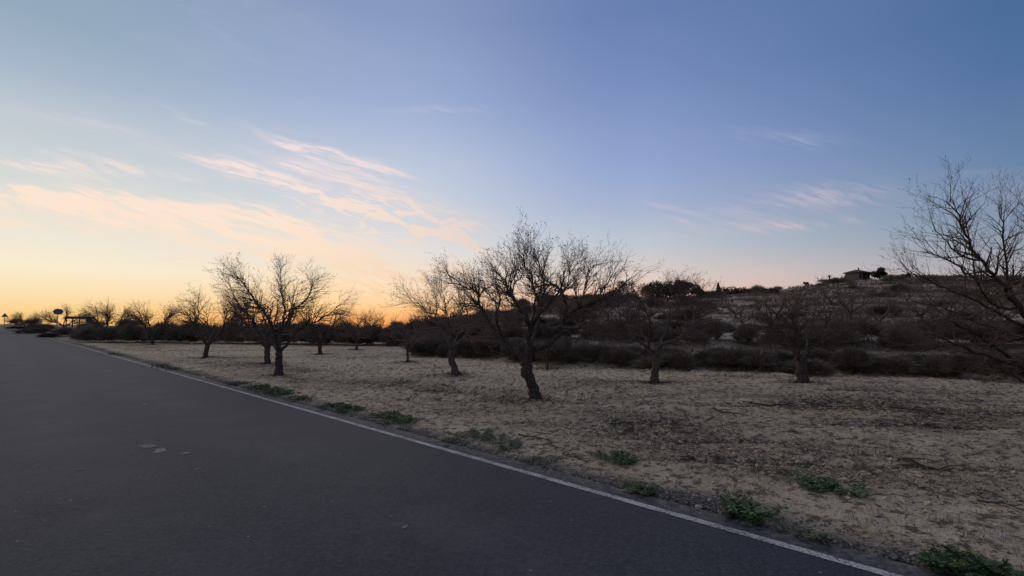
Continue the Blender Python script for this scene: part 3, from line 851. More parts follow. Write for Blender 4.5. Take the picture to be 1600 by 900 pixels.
far_tree(320, 559, 125, 443, 62, "bushy bare almond tree left of the tallest one of the left group", trunk_px=22, den=1.5, lean=.08)
far_tree(238, 539, 84, 466, 63, "small bare almond tree at the far left end of the field before dark shrubs", trunk_px=16, den=1.4)
far_tree(500, 554, 90, 460, 64, "small bare almond tree just right of the tallest one of the left group", trunk_px=16)
far_tree(557, 547, 82, 478, 65, "distant bare almond tree against the orange glow, before far shrubs", trunk_px=12, den=1.2, twig=M_TWIG_RED)
far_tree(637, 566, 84, 482, 66, "thin bare almond tree with slender trunk in front of shrub bend", trunk_px=24, tr=.10, twig=M_TWIG_RED)
far_tree(856, 577, 60, 515, 67, "slim young almond tree seen right behind the crooked trunk", tr=.09, trunk_px=26, up=.8, den=.7)
far_tree(170, 0, 76, 465, 68, "wide bare tree on the left skyline beside the low shed", dist=58, trunk_px=10, th=1.7, den=.95, flat_=None) if False else None
far_tree(170, 0, 76, 465, 68, "wide bare tree on the left skyline beside the low shed", dist=58, trunk_px=10, th=2.0, den=1.6, up=.4)
far_tree(100, 0, 82, 474, 69, "flat topped bare tree on the skyline behind the oval sign", dist=72, trunk_px=9, th=2.0, den=1.4, up=.1)
far_tree(41, 0, 46, 483, 70, "dense low rounded tree on the skyline right of the triangular sign", dist=80, trunk_px=4, th=2.0, den=1.7, up=.3)

# small pale trees on the terraces
far_tree(1330, 0, 40, 505, 81, "small pale leafless sapling on the second terrace, below the house", dist=27, tr=.07, th=.9, twig=M_TWIG_PALE, den=.5, up=.7, group="saplings on the terraces", name="sapling")
far_tree(1174, 0, 34, 512, 82, "thin grey leafless sapling on the lower terrace between two orchard trees", dist=26, tr=.06, th=.9, twig=M_TWIG_PALE, den=.5, up=.7, group="saplings on the terraces", name="sapling")
far_tree(1270, 0, 44, 462, 83, "pale bare young tree rising above the forked almond tree", dist=38, tr=.08, th=1.0, twig=M_TWIG_PALE, den=.5, up=.7, group="saplings on the terraces", name="sapling")

# brown bare trees on the slope behind: a few meshes, many copies
slope_src = []
for k in range(4):
    t = generic_tree(200 + k, 3.0, 3.8, 0.6, .10, 0.05, 1.7, .45, .62, 4, 0.0, 0.9, k, 0.4)
    slope_src.append(t)
rs_ = random.Random(5)
slots = [(1205, 36), (1372, 36), (1545, 35), (1160, 41), (1330, 47), (1560, 52), (1250, 68), (960, 78), (1130, 84), (600, 44), (575, 48), (690, 36), (742, 40), (780, 36), (800, 46), (835, 40), (880, 38), (900, 48), (925, 42), (950, 50), (985, 40),
         (1015, 46), (1050, 44), (1085, 48), (1150, 50), (1100, 62), (1215, 46), (1245, 52), (1440, 44), (1480, 40), (1530, 40),
         (1570, 34), (1300, 60), (1190, 66), (930, 62), (860, 58), (1000, 70), (1420, 60), (1500, 66)]
built = {}; thicket = []; seen_ = set()
for k, (px, d) in enumerate(slots):
    x, y, z = on_col(px, d)
    i = k % 4
    lab = "brown leafless tree in the thicket on the slope behind the orchard"
    sc_ = rs_.uniform(0.75, 1.1)
    if i not in built:
        built[i] = slope_src[i].build((x, y, z), lab, "leafless trees in the thicket on the slope", twig=M_TWIG_RED, name="leafless_tree", rz=rs_.random() * 6, scale=sc_)
    else:
        slope_px = copy_thing(built[i], (x, y, z), rs_.random() * 6, sc_)
    thicket.append((slope_px if i in seen_ else built[i], px, d)); seen_.add(i)

# ------------------------------------------------------------------ labels by landmark
MARKS = [(7, "triangular sign"), (91, "oval sign"), (170, "wide skyline tree"), (238, "leftmost field tree"), (320, "bushy left tree"),
         (436, "tall left tree"), (557, "glow tree"), (637, "slender tree"), (713, "leaning tree"), (836, "crooked tree"),
         (1023, "spreading tree"), (1124, "ridge cypress"), (1254, "forked tree"), (1345, "hill house"), (1560, "right edge tree")]
ORD = ["leftmost", "second from left", "third from left", "fourth from left", "fifth from left", "sixth from left", "seventh from left", "eighth from left",
       "ninth from left", "tenth from left"]
pending = []
def where_at(px):
    best = min(MARKS, key=lambda m: abs(m[0] - px))
    if abs(best[0] - px) < 28: return "behind the " + best[1]
    lo = [m for m in MARKS if m[0] < px]; hi = [m for m in MARKS if m[0] > px]
    if not lo: return "left of the " + hi[0][1]
    if not hi: return "right of the " + lo[-1][1]
    return "between " + lo[-1][1] + " and " + hi[0][1]
def later(o, px, kindtxt):
    pending.append((px, kindtxt + " " + where_at(px), o))
def settle_labels():
    d = {}
    for px, l, o in sorted(pending, key=lambda q: q[0]): d.setdefault(l, []).append(o)
    for l, os_ in d.items():
        for k, o in enumerate(os_):
            o['label'] = l if len(os_) == 1 else l + ", " + (ORD[k] if k < len(os_) - 1 or k >= len(ORD) else "rightmost") if k < len(ORD) else l

# ------------------------------------------------------------------ shrubs (mounds of fine stems)
def blade_mound(seed, rx, h, n, w=0.006, L=0.45, lobes=5):
    g = np.random.default_rng(seed)
    # overlapping lobes
    lc = np.stack([g.uniform(-.6, .6, lobes) * rx, g.uniform(-.6, .6, lobes) * rx, g.uniform(.12, .5, lobes) * h], 1)
    lr = g.uniform(.42, .62, lobes) * rx
    lh = g.uniform(.4, .6, lobes) * h
    k = g.integers(0, lobes, n)
    th = g.uniform(0, 2 * np.pi, n); cz = g.uniform(-0.15, 1, n); sz = np.sqrt(1 - cz * cz)
    dirn = np.stack([np.cos(th) * sz, np.sin(th) * sz, cz], 1)
    depth = g.uniform(.35, 1.0, n) ** 0.6
    base = lc[k] + dirn * np.stack([lr[k], lr[k], lh[k]], 1) * (depth * .82)[:, None]
    neg = base[:, 2] < 0.02
    base[neg, 2] = g.uniform(0.0, .35, neg.sum()) * h
    d = dirn * [0.7, 0.7, 0.55] + np.array([0, 0, .55]) + g.normal(0, .25, (n, 3))
    d /= np.linalg.norm(d, axis=1)[:, None]
    Ln = L * g.uniform(.5, 1.2, n)
    mid = base + d * (Ln * .55)[:, None]
    d2 = d + dirn * .35 + np.array([0, 0, -.35]) + g.normal(0, .15, (n, 3)); d2 /= np.linalg.norm(d2, axis=1)[:, None]
    tip = mid + d2 * (Ln * .45)[:, None]
    sd = np.cross(d, g.normal(0, 1, (n, 3))); sd /= np.linalg.norm(sd, axis=1)[:, None]
    ww = w * g.uniform(.7, 1.5, n)[:, None]
    v = np.stack([base - sd * ww, base + sd * ww, mid + sd * ww * .7, mid - sd * ww * .7, tip], 1).reshape(-1, 3)
    v[:, 2] = np.maximum(v[:, 2], -0.05)
    o = np.arange(n)[:, None] * 5
    f = np.concatenate([o + [0, 1, 2], o + [0, 2, 3], o + [3, 2, 4]], 0)
    return fast_mesh("stems", v, f, False)
mounds = [blade_mound(300 + k, 0.75, 0.85, 3200, 0.0075, 0.34, 6) for k in range(5)]
for m_ in mounds: m_.materials.append(M_SHRUB)
mounds_g = [blade_mound(320 + k, 0.75, 0.8, 1500, 0.010, 0.36, 5) for k in range(3)]
for m_ in mounds_g: m_.materials.append(M_SHRUB_GREY)
rng = random.Random(99)
def shrub(x, y, w, h, label, group, pool=None, name="shrub"):
    me = rng.choice(pool or mounds)
    o = link(name, me)
    o.location = (x, y, h1(x, y) - 0.04)
    o.rotation_euler = (rng.uniform(-.08, .08), rng.uniform(-.08, .08), rng.random() * 6.28)
    o.scale = (w / 1.5, w / 1.5 * rng.uniform(.8, 1.1), h / 0.95)
    tag(o, label, "shrub", group)
    if label.startswith("*"):
        size = "small" if w < label_sizes[0] else ("broad" if w > label_sizes[1] else "middling")
        later(o, x / y * 800 + 800, size + " " + label[1:])
    return o
label_sizes = (1.4, 1.7)
for o_, px_, d_ in thicket:
    later(o_, px_, 'brown leafless tree ' + ('low on slope' if d_ < 40 else ('midway up slope' if d_ < 54 else 'high on slope')))
# row 1: right of the bend, along the near foot of the hill
GL1 = "dark shrubs along the foot of the hill"; L1 = "*dark field-edge shrub"
x = -4.2
while x < 21:
    e = float(edge(x))
    for dy in (0.5, 1.6):
        w = rng.uniform(1.4, 2.2)
        shrub(x + rng.uniform(-.3, .3), e + dy + rng.uniform(-.2, .4), w, rng.uniform(.62, .90) * (1.3 if x < 2 else 1.0) * (1 if dy < 1 else .7), L1 if dy < 1 else L1.replace('dark', 'rear dark'), GL1)
    x += rng.uniform(.85, 1.25)
# bend between left and right parts of the far edge
for k in range(9):
    yy = 26 + k * 1.25
    shrub(-4.4 + rng.uniform(-.3, .6), yy, 1.6, rng.uniform(.9, 1.2), "dark shrub at the bend of the field edge, %s from the front" % ("first", "second", "third", "fourth", "fifth", "sixth", "seventh", "eighth", "last")[k], "dark shrubs at the bend of the field edge")
label_sizes = (2.3, 2.6)
# row on the left, along the far end
GL2 = "dark tall shrubs closing the left field"; L2 = "*tall %s-rank shrub"
for row in range(2):
    x = -37.0 - row
    while x < -6 + row:
        e = float(edge(x)) + row * 1.8
        shrub(x, e + 0.2 + rng.uniform(-.3, .5), rng.uniform(2.0, 2.9), rng.uniform(1.5, 2.0) * (.78 if x < -31 else 1), L2 % ('front', 'middle', 'rear')[row], GL2)
        x += rng.uniform(1.2, 1.8)
label_sizes = (1.8, 2.1)
# row 2, second terrace
GL3 = "dark shrubs on the second terrace"; L3 = "*dark second-terrace shrub"
x = -6.0
while x < 38:
    e = float(edge(x)) + 9.3
    shrub(x, e + rng.uniform(-.5, .8), rng.uniform(1.7, 2.8), rng.uniform(.75, 1.2), L3, GL3)
    x += rng.uniform(.85, 1.45)
label_sizes = (2.2, 2.6)
# row 3
GL4 = "dark shrubs on the third terrace"; L4 = "*dark third-terrace shrub"
x = -8.0
while x < 55:
    e = float(edge(x)) + 21.5
    shrub(x, e + rng.uniform(-.8, 1.2), rng.uniform(1.8, 3.0), rng.uniform(.5, 1.1), L4, GL4)
    x += rng.uniform(1.2, 2.4)
# scattered on the upper hill
GL5 = "scrub bushes scattered on the upper hill"; label_sizes = (1.9, 3.2)
cnt = 0
while cnt < 96:
    px = rng.uniform(640, 1640); d = 44 + 68 * rng.random() ** 0.8
    x, y, z = on_col(px, d)
    if float(fbm(np.array([x / 9]), np.array([y / 9]), 2, 15)[0]) < -0.10: continue
    cl_ = 'dark' if rng.random() < .65 else 'grey'
    w = rng.uniform(1.0, 3.6) * (1.5 if px < 1150 else 1.0); shrub(x, y, w, w * rng.uniform(.28, .5), '*%s bush %s' % (('dark', 'low on slope') if False else (cl_, 'low on slope' if d < 62 else ('midway up slope' if d < 88 else 'high on slope'))), GL5, mounds if cl_ == 'dark' else mounds_g)
    cnt += 1
label_sizes = (2.6, 3.0)
# far left shrubs beside the road and around the signs
for (px, d, w, h, lab) in [(78, 56, 2.2, .8, "small dark bush beside the road at the foot of the oval sign"),
                           (52, 66, 3.2, 1.1, "dark bush left of the oval sign at the road side"),
                           (66, 74, 4.0, 1.2, "broad dark bush behind the oval sign post"),
                           (118, 52, 3.0, 1.3, "dark bush right of the oval sign at the start of the shrub belt"),
                           (100, 58, 3.0, 1.1, "low bush just right of the oval sign post"),
                           (132, 49, 2.6, 1.3, "rounded dark bush heading the shrub belt on the left"),
                           (34, 84, 3.4, .6, "low bush under the dense rounded skyline tree")]:
    x, y, z = on_col(px, d); shrub(x, y, w, h, lab, "bushes beside the far road")
for k in range(20):
    px = rng.uniform(20, 640); d = rng.uniform(60, 110)
    x, y, z = on_col(px, d)
    s_, p_ = road_sp(np.array([x]), np.array([y]))
    if p_[0] < 2.5: continue
    shrub(x, y, rng.uniform(2, 3.5), rng.uniform(1.3, 1.8), "*grey shrub beyond the belt", "shrubs on the plain beyond the field", mounds_g)
settle_labels()
shrub(*on_col(1185, 100)[:2], 4.2, 1.8, "grey rounded bush on the ridge left of the pale slope", "bushes on the ridge", mounds_g)

# ------------------------------------------------------------------ evergreen trees on the ridge
def leafy(seed, w, h, n, lobes, leaf=0.16, trunk_h=0.3, shape='round', gaps=0.3):
    g = np.random.default_rng(seed)
    if shape == 'cone':
        zc = g.uniform(0, 1, n) ** 1.3 * h
        rr = (w / 2) * (1 - zc / h) ** 0.8 * np.sqrt(g.uniform(.2, 1, n)) + 0.03
        th = g.uniform(0, 6.283, n)
        c = np.stack([rr * np.cos(th), rr * np.sin(th), zc + 0.05], 1)
    else:
        lc = np.stack([g.uniform(-.5, .5, lobes) * w * .72, g.uniform(-.5, .5, lobes) * w * .6, trunk_h + (h - trunk_h) * g.uniform(.15, .78, lobes)], 1)
        lr = g.uniform(.14, .26, lobes) * w
        k = g.integers(0, lobes, n)
        d = g.normal(0, 1, (n, 3)); d /= np.linalg.norm(d, axis=1)[:, None]
        c = lc[k] + d * (lr[k] * g.uniform(.3, 1.0, n) ** .5)[:, None] * [1, 1, .8]
    a = g.normal(0, 1, (n, 3)); a /= np.linalg.norm(a, axis=1)[:, None]
    b = np.cross(a, g.normal(0, 1, (n, 3))); b /= np.linalg.norm(b, axis=1)[:, None]
    s = leaf * g.uniform(.5, 1.2, n)[:, None]
    v = np.stack([c - a * s, c + b * s * .5, c + a * s, c - b * s * .5], 1).reshape(-1, 3)
    f = np.arange(n)[:, None] * 4 + np.array([0, 1, 2, 3])
    return fast_mesh("crown", v, f, False)
def ridge_tree(px, d, wpx, hpx, label, seed, lobes=9, n=3200, shape='round', trunk_px=3, name="evergreen_tree", leaf=.17, matl=None, sink=0.15):
    x, y, z = on_col(px, d)
    w = wpx / F_PX * d; h = hpx / F_PX * d; thh = trunk_px / F_PX * d
    root = empty(name, (x, y, z - sink), random.Random(seed).random() * 6)
    tag(root, label, "tree", "trees on the ridge")
    link("crown", leafy(seed, w, h, n, lobes, leaf, thh, shape), matl or M_LEAF, root)
    T = Tubes(); rr = random.Random(seed)
    T.tube([Vector((0, 0, -.2)), Vector((.05, 0, thh)), Vector((.1, .1, h * .6))], [w * .035 + .05, w * .03 + .04, .03], 7, .05, rr)
    for k in range(5):
        a = rr.random() * 6.28
        T.tube([Vector((.03, 0, thh * .9)), Vector((math.cos(a) * w * .15, math.sin(a) * w * .15, h * .4)), Vector((math.cos(a) * w * .3, math.sin(a) * w * .3, h * rr.uniform(.55, .8)))], [.07, .05, .02], 5)
    T.build("trunk", M_BARK, root)
    return root
ridge_tree(981, 100, 36, 38, "airy evergreen tree with open crown, leftmost on the ridge", 401, 12, 1500, trunk_px=6, leaf=.15)
ridge_tree(1026, 100, 54, 32, "broad dark evergreen thicket on the ridge right of the airy tree", 402, 14, 5200)
ridge_tree(1066, 100, 38, 36, "dense rounded dark evergreen in the middle of the ridge clump", 403, 10, 4600)
ridge_tree(1047, 103, 30, 26, "dark evergreen filling the gap between the two big ridge trees", 413, 9, 3600)
ridge_tree(1091, 102, 30, 28, "smaller dark evergreen right of the dense rounded one", 404, 8, 2800)
ridge_tree(1124, 100, 12, 26, "narrow pointed cypress on the ridge", 405, 6, 2400, 'cone', name="cypress_tree", leaf=.11)
ridge_tree(1150, 104, 46, 9, "long low evergreen hedge on the ridge right of the cypress", 406, 16, 2600, name="evergreen_shrub")
ridge_tree(1106, 104, 26, 10, "low evergreen bush between the ridge clump and cypress", 412, 8, 1800, name="evergreen_shrub")
ridge_tree(1378, 112, 24, 21, "dark evergreen tree immediately right of the hill house", 407, 8, 3200)
ridge_tree(1421, 110, 16, 9, "low dark bush on the ridge farther right of the house", 408, 6, 1400, name="evergreen_shrub")
ridge_tree(1262, 108, 9, 8, "tiny round bush on the ridge left of the house", 409, 5, 900, name="evergreen_shrub", leaf=.12)
# airy tree and palm left of the house
x, y, z = on_col(1284, 108)
t = generic_tree(501, 1.9, 2.4, 0.7, .05, 0, 1.5, .3, .55, 4, 0, .6, 0, 0.3)
t.build((x, y, z), "small airy umbrella shaped bare tree on the ridge left of the house", "trees on the ridge", name="leafless_tree")
x, y, z = on_col(1299, 108)
palm = empty("palm_tree", (x, y, z - .1)); tag(palm, "tiny palm on the ridge between the airy tree and house", "tree", "trees on the ridge")
T = Tubes(); T.tube([Vector((0, 0, -.1)), Vector((.03, 0, .7)), Vector((0, 0, 1.3))], [.16, .13, .12], 7, .05, rng); T.build("trunk", M_BARK, palm)
T = Tubes()
pv, pf = [], []
for k in range(26):
    a = k * 2.399; el = 1.2 - 1.5 * (k / 26); L = .75
    p = Vector((0, 0, 1.3)); d = Vector((math.cos(a) * math.cos(el), math.sin(a) * math.cos(el), math.sin(el))); w = Vector((-math.sin(a), math.cos(a), 0)) * .11
    i = len(pv)
    for q in range(4):
        ww = w * (1 - q / 3.6)
        pv += [p - ww, p + ww]; p = p + d * L / 3; d = (d + Vector((0, 0, -.45))).normalized()
    for q in range(3): pf.append((i + 2 * q, i + 2 * q + 1, i + 2 * q + 3, i + 2 * q + 2))
link("fronds", mesh("fronds", pv, pf), M_LEAF, palm)
# cactus-like spiky plants beside the house
x, y, z = on_col(1321, 112)
T = Tubes()
for k, (dx, hh) in enumerate([(-.7, .9), (-.35, 1.5), (0, 1.1), (.3, 1.7), (.6, 1.2)]):
    T.tube([Vector((dx, 0, -.1)), Vector((dx + .03, 0, hh * .6)), Vector((dx + .05, .02, hh))], [.12, .13, .05], 7, .06, rng)
tag(T.build("cactus", M_LEAF, None), "cluster of columnar cacti at the left wall of the house", "cactus").location = (x, y, z)

# ------------------------------------------------------------------ boxes
def box(v, f, x0, x1, y0, y1, z0, z1):
    i = len(v)
    v += [(x0, y0, z0), (x1, y0, z0), (x1, y1, z0), (x0, y1, z0), (x0, y0, z1), (x1, y0, z1), (x1, y1, z1), (x0, y1, z1)]
    f += [(i, i + 3, i + 2, i + 1), (i + 4, i + 5, i + 6, i + 7), (i, i + 1, i + 5, i + 4), (i + 1, i + 2, i + 6, i + 5), (i + 2, i + 3, i + 7, i + 6), (i + 3, i, i + 4, i + 7)]
def boxobj(name, m, parent, *bs):
    v, f = [], []
    for b in bs: box(v, f, *b)
    return link(name, mesh(name, v, f, False), m, parent)
# house on the hill (about 5.3 m wide, hipped roof, porch in front)
x, y, z = on_col(1345, 114)
house = empty("hill_house", (x, y, z + 0.15), R(24), (.86, .86, 1.08)); tag(house, "small stone house with hipped roof and dark porch on the hilltop", "house")
boxobj("wall", M_WALL, house, (-2.2, -1.0, -1.4, 2.0, 0, 1.7), (-1.0, 1.2, -.2, 2.0, 0, 1.7), (1.2, 2.4, -1.4, 2.0, 0, 1.7))
boxobj("terrace_base", M_WALL, house, (-2.9, 3.0, -2.3, 2.6, -.6, -.004))
boxobj("door", M_WOOD, house, (-.3, .45, -.245, -.203, 0, 1.45))
boxobj("pillar", M_WALL, house, (-.95, -.78, -1.6, -1.42, 0, 1.7)); boxobj("pillar", M_WALL, house, (.98, 1.15, -1.6, -1.42, 0, 1.7))
wf = boxobj("window", M_WOOD, house, (1.55, 2.1, -1.445, -1.403, .75, 1.3)); boxobj("pane", M_GLASS, wf, (1.6, 2.05, -1.46, -1.448, .8, 1.25))
wf = boxobj("window", M_WOOD, house, (-1.9, -1.35, -1.445, -1.403, .75, 1.3)); boxobj("pane", M_GLASS, wf, (-1.85, -1.4, -1.46, -1.448, .8, 1.25))
rv = [(-2.65, -1.95, 1.70), (2.85, -1.95, 1.70), (2.85, 2.4, 1.70), (-2.65, 2.4, 1.70), (-2.65, -1.95, 1.86), (2.85, -1.95, 1.86), (2.85, 2.4, 1.86), (-2.65, 2.4, 1.86), (-.9, .2, 2.45), (1.2, .2, 2.45)]
rf = [(0, 3, 2, 1), (0, 1, 5, 4), (1, 2, 6, 5), (2, 3, 7, 6), (3, 0, 4, 7), (4, 5, 9, 8), (5, 6, 9), (6, 7, 8, 9), (7, 4, 8)]
roof = link("roof", mesh("roof", rv, rf, False), M_TILE, house)
boxobj("chimney", M_WALL, roof, (1.0, 1.25, .5, .75, 2.3, 2.95))

# low open farm shed on the left skyline
x, y, z = on_col(125, 86)
z0 = z
shed = empty("farm_shed", (x, y, z0), R(20), (.72, .8, 1)); tag(shed, "low flat roofed open shed on the left skyline behind the shrubs", "shed")
roofz = EYE + (505 - 494.5) / F_PX * y - z0
boxobj("roof", M_WOOD, shed, (-2.3, 2.3, -1.5, 1.5, roofz - .42, roofz))
for k, px_ in enumerate((-2.1, -.9, .4, 2.1)):
    boxobj("post", M_WOOD, shed, (px_ - .09, px_ + .09, -1.3, -1.12, -.2, roofz - .423))
boxobj("wall", M_WALL, shed, (.9, 2.0, .6, .75, -.2, roofz - .423))

# ------------------------------------------------------------------ road signs
def sign_root(name, x, y, rz, label):
    r = empty(name, (x, y, h1(x, y)), rz); tag(r, label, "road sign"); return r
a, b_ = ray(91, 487); d = 60.0
x, y = a * d, d
s_, p_ = road_sp(np.array([x]), np.array([y]))
sg = sign_root("road_sign", x, y, R(40), "grey oval road sign on a thin post beside the far road")
top = EYE + b_ * d - h1(x, y)
T = Tubes(); T.tube([Vector((-.1, 0.05, -.2)), Vector((0, .05, top))], [.045, .045], 8); T.build("post", M_METAL, sg)
v = []; f = []; n = 28
for yy, k_ in ((-.02, 1.0), (.02, 1.0)):
    for k in range(n): v.append(((.44) * math.cos(2 * math.pi * k / n), yy, top + .32 * math.sin(2 * math.pi * k / n)))
f = [tuple(range(n)), tuple(range(2 * n - 1, n - 1, -1))] + [(k, (k + 1) % n + 0, n + (k + 1) % n, n + k) for k in range(n)]
plate = link("sign_plate", mesh("sign_plate", v, f, False), M_SIGNBACK, sg)
v = []; f = []
for ring in ((.44, .32), (.465, .345)):
    for yy in (-.035, .03):
        for k in range(n): v.append((ring[0] * math.cos(2 * math.pi * k / n), yy, top + ring[1] * math.sin(2 * math.pi * k / n)))
for k in range(n):
    k2 = (k + 1) % n
    for (i0, i1) in ((0, 2), (2, 3), (3, 1), (1, 0)):
        f.append((i0 * n + k, i0 * n + k2, i1 * n + k2, i1 * n + k))
link("rim", mesh("rim", v, f, False), M_METAL, plate)
boxobj("bracket", M_METAL, sg, (-.12, .12, .024, .06, top - .1, top - .05))
a, b_ = ray(7.5, 493.5); d = 98.0
x, y = a * d, d
sg = sign_root("road_sign", x, y, R(45), "small triangular warning sign on a post at the far left")
top = EYE + b_ * d - h1(x, y)
T = Tubes(); T.tube([Vector((0, .05, -.2)), Vector((0, .05, top + .2))], [.05, .05], 8); T.build("post", M_METAL, sg)
v = []
for yy in (-.02, .02):
    v += [(-.50, yy, top - .24), (.50, yy, top - .24), (.47, yy, top - .15), (.04, yy, top + .50), (-.04, yy, top + .50), (-.47, yy, top - .15)]
link("sign_plate", mesh("sign_plate", v, [(0, 1, 2, 3, 4, 5), (11, 10, 9, 8, 7, 6)] + [(k, 6 + k, 6 + (k + 1) % 6, (k + 1) % 6) for k in range(6)], False), M_SIGNBACK, sg)

# ------------------------------------------------------------------ weeds
def weed(px, py, wpx, hcm, seed, label, matl=None, flowers=0, n=None, leaf=0.035, name="weed", depth=0.6):
    x, y = ground(px, py)
    w = max(.14, min(3.8, .95 * wpx * y * y / (566 * (x + y))))
    if math.isclose(px, 1290): w = .6
    cross = min(w * depth, .16 + .02 * y)
    g = np.random.default_rng(seed)
    n = n or int(1000 * max(0.5, min(4.0, (w / 0.45) ** .8)))
    nst = max(8, int(26 * w / .5))
    cx = g.uniform(-.5, .5, nst) * w * .85; cy = g.normal(0, .36, nst) * cross
    hh = hcm * .65 / 100.0 * g.uniform(.45, 1.0, nst)
    ln = g.uniform(.05, .16, nst); ang_ = g.uniform(0, 6.28, nst)
    k = g.integers(0, nst, n); t = g.uniform(0, 1, n) ** .8
    c = np.stack([cx[k] + np.cos(ang_[k]) * ln[k] * t + g.normal(0, .018, n), cy[k] + np.sin(ang_[k]) * ln[k] * t + g.normal(0, .018, n), hh[k] * t * (1.15 - .3 * t) + .008], 1)
    a = np.stack([g.normal(0, 1, n), g.normal(0, 1, n), g.uniform(-.25, .75, n)], 1); a /= np.linalg.norm(a, axis=1)[:, None]
    b = np.cross(a, [0, 0, 1.0] + g.normal(0, .45, (n, 3))); b /= np.linalg.norm(b, axis=1)[:, None]
    s = leaf * .72 * g.uniform(.35, 1.2, n)[:, None]
    v = np.stack([c, c + a * s + b * s * .38, c + a * s * 2 + np.array([0, 0, -.1]) * s, c + a * s - b * s * .38], 1).reshape(-1, 3)
    f = np.arange(n)[:, None] * 4 + np.array([0, 1, 2, 3])
    root = empty(name, (x, y, h1(x, y) - .005), R(135) + g.uniform(-.05, .05)); tag(root, label, "weed", "green weeds growing on the verge")
    fo = link("foliage", fast_mesh("foliage", v, f, False), matl or M_WEED, root)
    T = Tubes(); rr = random.Random(seed)
    for q in range(nst):
        p0 = Vector((cx[q], cy[q], -.01)); p1 = Vector((cx[q] + math.cos(ang_[q]) * ln[q] * .5, cy[q] + math.sin(ang_[q]) * ln[q] * .5, hh[q] * .65)); p2 = Vector((cx[q] + math.cos(ang_[q]) * ln[q], cy[q] + math.sin(ang_[q]) * ln[q], hh[q]))
        T.tube([p0, p1, p2], [.004, .003, .0015], 3)
    T.build("stems", matl or M_WEED, root)
    if flowers:
        fv, ff = [], []
        for q in range(flowers):
            j = rr.randrange(nst); p = Vector((cx[j], cy[j], hh[j] + .02)) + Vector((rr.uniform(-.05, .05), rr.uniform(-.05, .05), 0)); i = len(fv)
            r_ = rr.uniform(.010, .018)
            fv.append(p + Vector((0, 0, .004)))
            for e in range(10):
                an = e * math.pi / 5; r2 = r_ * (1 if e % 2 == 0 else .55)
                fv.append(p + Vector((math.cos(an) * r2, math.sin(an) * r2 * .7 - .003, math.sin(an) * r2 * .7)))
            for e in range(10): ff.append((i, i + 1 + e, i + 1 + (e + 1) % 10))
        link("flowers", mesh("flowers", fv, ff, False), M_FLOWER, root)["kind"] = "stuff"
    return root
weed(258, 577, 62, 15, 1, "green weed mat on the verge, farthest clear one along the road", leaf=.05)
weed(180, 556, 40, 12, 2, "dark thin weed strip at the road edge far left", leaf=.05)
weed(422, 611, 68, 14, 3, "wide green weed mat on the verge below the tallest left tree", leaf=.04)
weed(470, 625, 24, 10, 4, "small tuft right of the wide green mat", leaf=.03, matl=M_WEED_GREY)
weed(537, 639, 44, 12, 5, "green weed patch, next along the verge toward the viewer", leaf=.04)
weed(612, 656, 58, 14, 6, "bright green weed patch left of the pale stones", leaf=.038, flowers=2)
weed(752, 684, 62, 13, 7, "grey green flowering weed mat on the middle verge", leaf=.028, matl=M_WEED_GREY, flowers=7)
weed(793, 698, 40, 12, 8, "grey green tuft joined to the right of the flowering mat", leaf=.028, matl=M_WEED_GREY)
weed(703, 694, 22, 8, 9, "little dark weed beside the white line", leaf=.025)
weed(848, 722, 34, 8, 10, "sparse low weed on the gravel verge under the big tree", leaf=.02, matl=M_WEED_GREY)
weed(966, 720, 58, 17, 11, "bushy green weed with pale buds, right of dead branches", leaf=.034, flowers=6)
weed(999, 768, 44, 13, 12, "green weed with yellow flowers close to the white line", leaf=.03, flowers=7)
weed(1172, 806, 56, 20, 13, "tall broad leaved green weed beside the edge line", leaf=.05, flowers=3, n=700)
weed(1160, 818, 50, 10, 16, "fine grey tuft at the foot of the tall broad leaved weed", leaf=.022, matl=M_WEED_GREY)
weed(1290, 764, 78, 14, 14, "spreading green weed out in the field on the right", leaf=.036, flowers=1)
weed(1280, 842, 38, 11, 15, "compact grey green cushion weed on the gravel", leaf=.022, matl=M_WEED_GREY)
weed(1505, 893, 118, 15, 17, "large green weed with yellow flower in the bottom right corner", leaf=.036, flowers=6, n=2200)
weed(1235, 830, 30, 6, 18, "thin creeping weed between the two tufts on the right verge", leaf=.018, matl=M_WEED_GREY)
weed(625, 676, 16, 7, 19, "tiny tuft on the line side below the bright patch", leaf=.02, matl=M_WEED_GREY)
weed(370, 600, 16, 7, 20, "tiny pale tuft left of the wide green mat", leaf=.03, matl=M_WEED_GREY)

# ------------------------------------------------------------------ loose stuff of the field
def lumps(n, seed, sampler, smin, smax, material, name, label, flat=.6):
    g = np.random.default_rng(seed)
    x, y = sampler(g, n)
    z = H(x, y)
    base = np.array([(1, 0, 0), (-.5, .87, 0), (-.5, -.87, 0), (.25, .43, .75), (.3, -.5, .7), (-.6, 0, .6), (0, 0, -.5), (0, 0, 1)])
    fc = np.array([(0, 1, 3), (0, 3, 4), (0, 4, 2), (1, 5, 3), (1, 2, 5), (2, 4, 5), (3, 7, 4), (4, 7, 5), (5, 7, 3), (0, 6, 1), (1, 6, 2), (2, 6, 0)])
    s = smin + (smax - smin) * g.uniform(0, 1, len(x)) ** 3
    th = g.uniform(0, 6.283, len(x)); c, q = np.cos(th), np.sin(th)
    b = base[None] * (1 + g.uniform(-.3, .3, (len(x), 8, 3)))
    bx = (b[..., 0] * c[:, None] - b[..., 1] * q[:, None]) * s[:, None]
    by = (b[..., 0] * q[:, None] + b[..., 1] * c[:, None]) * s[:, None]
    bz = b[..., 2] * s[:, None] * flat
    v = np.stack([bx + x[:, None], by + y[:, None], bz + z[:, None]], -1).reshape(-1, 3)
    f = (np.arange(len(x))[:, None, None] * 8 + fc[None]).reshape(-1, 3)
    return tag(link(name, fast_mesh(name, v, f, False), material), label, kind='stuff')
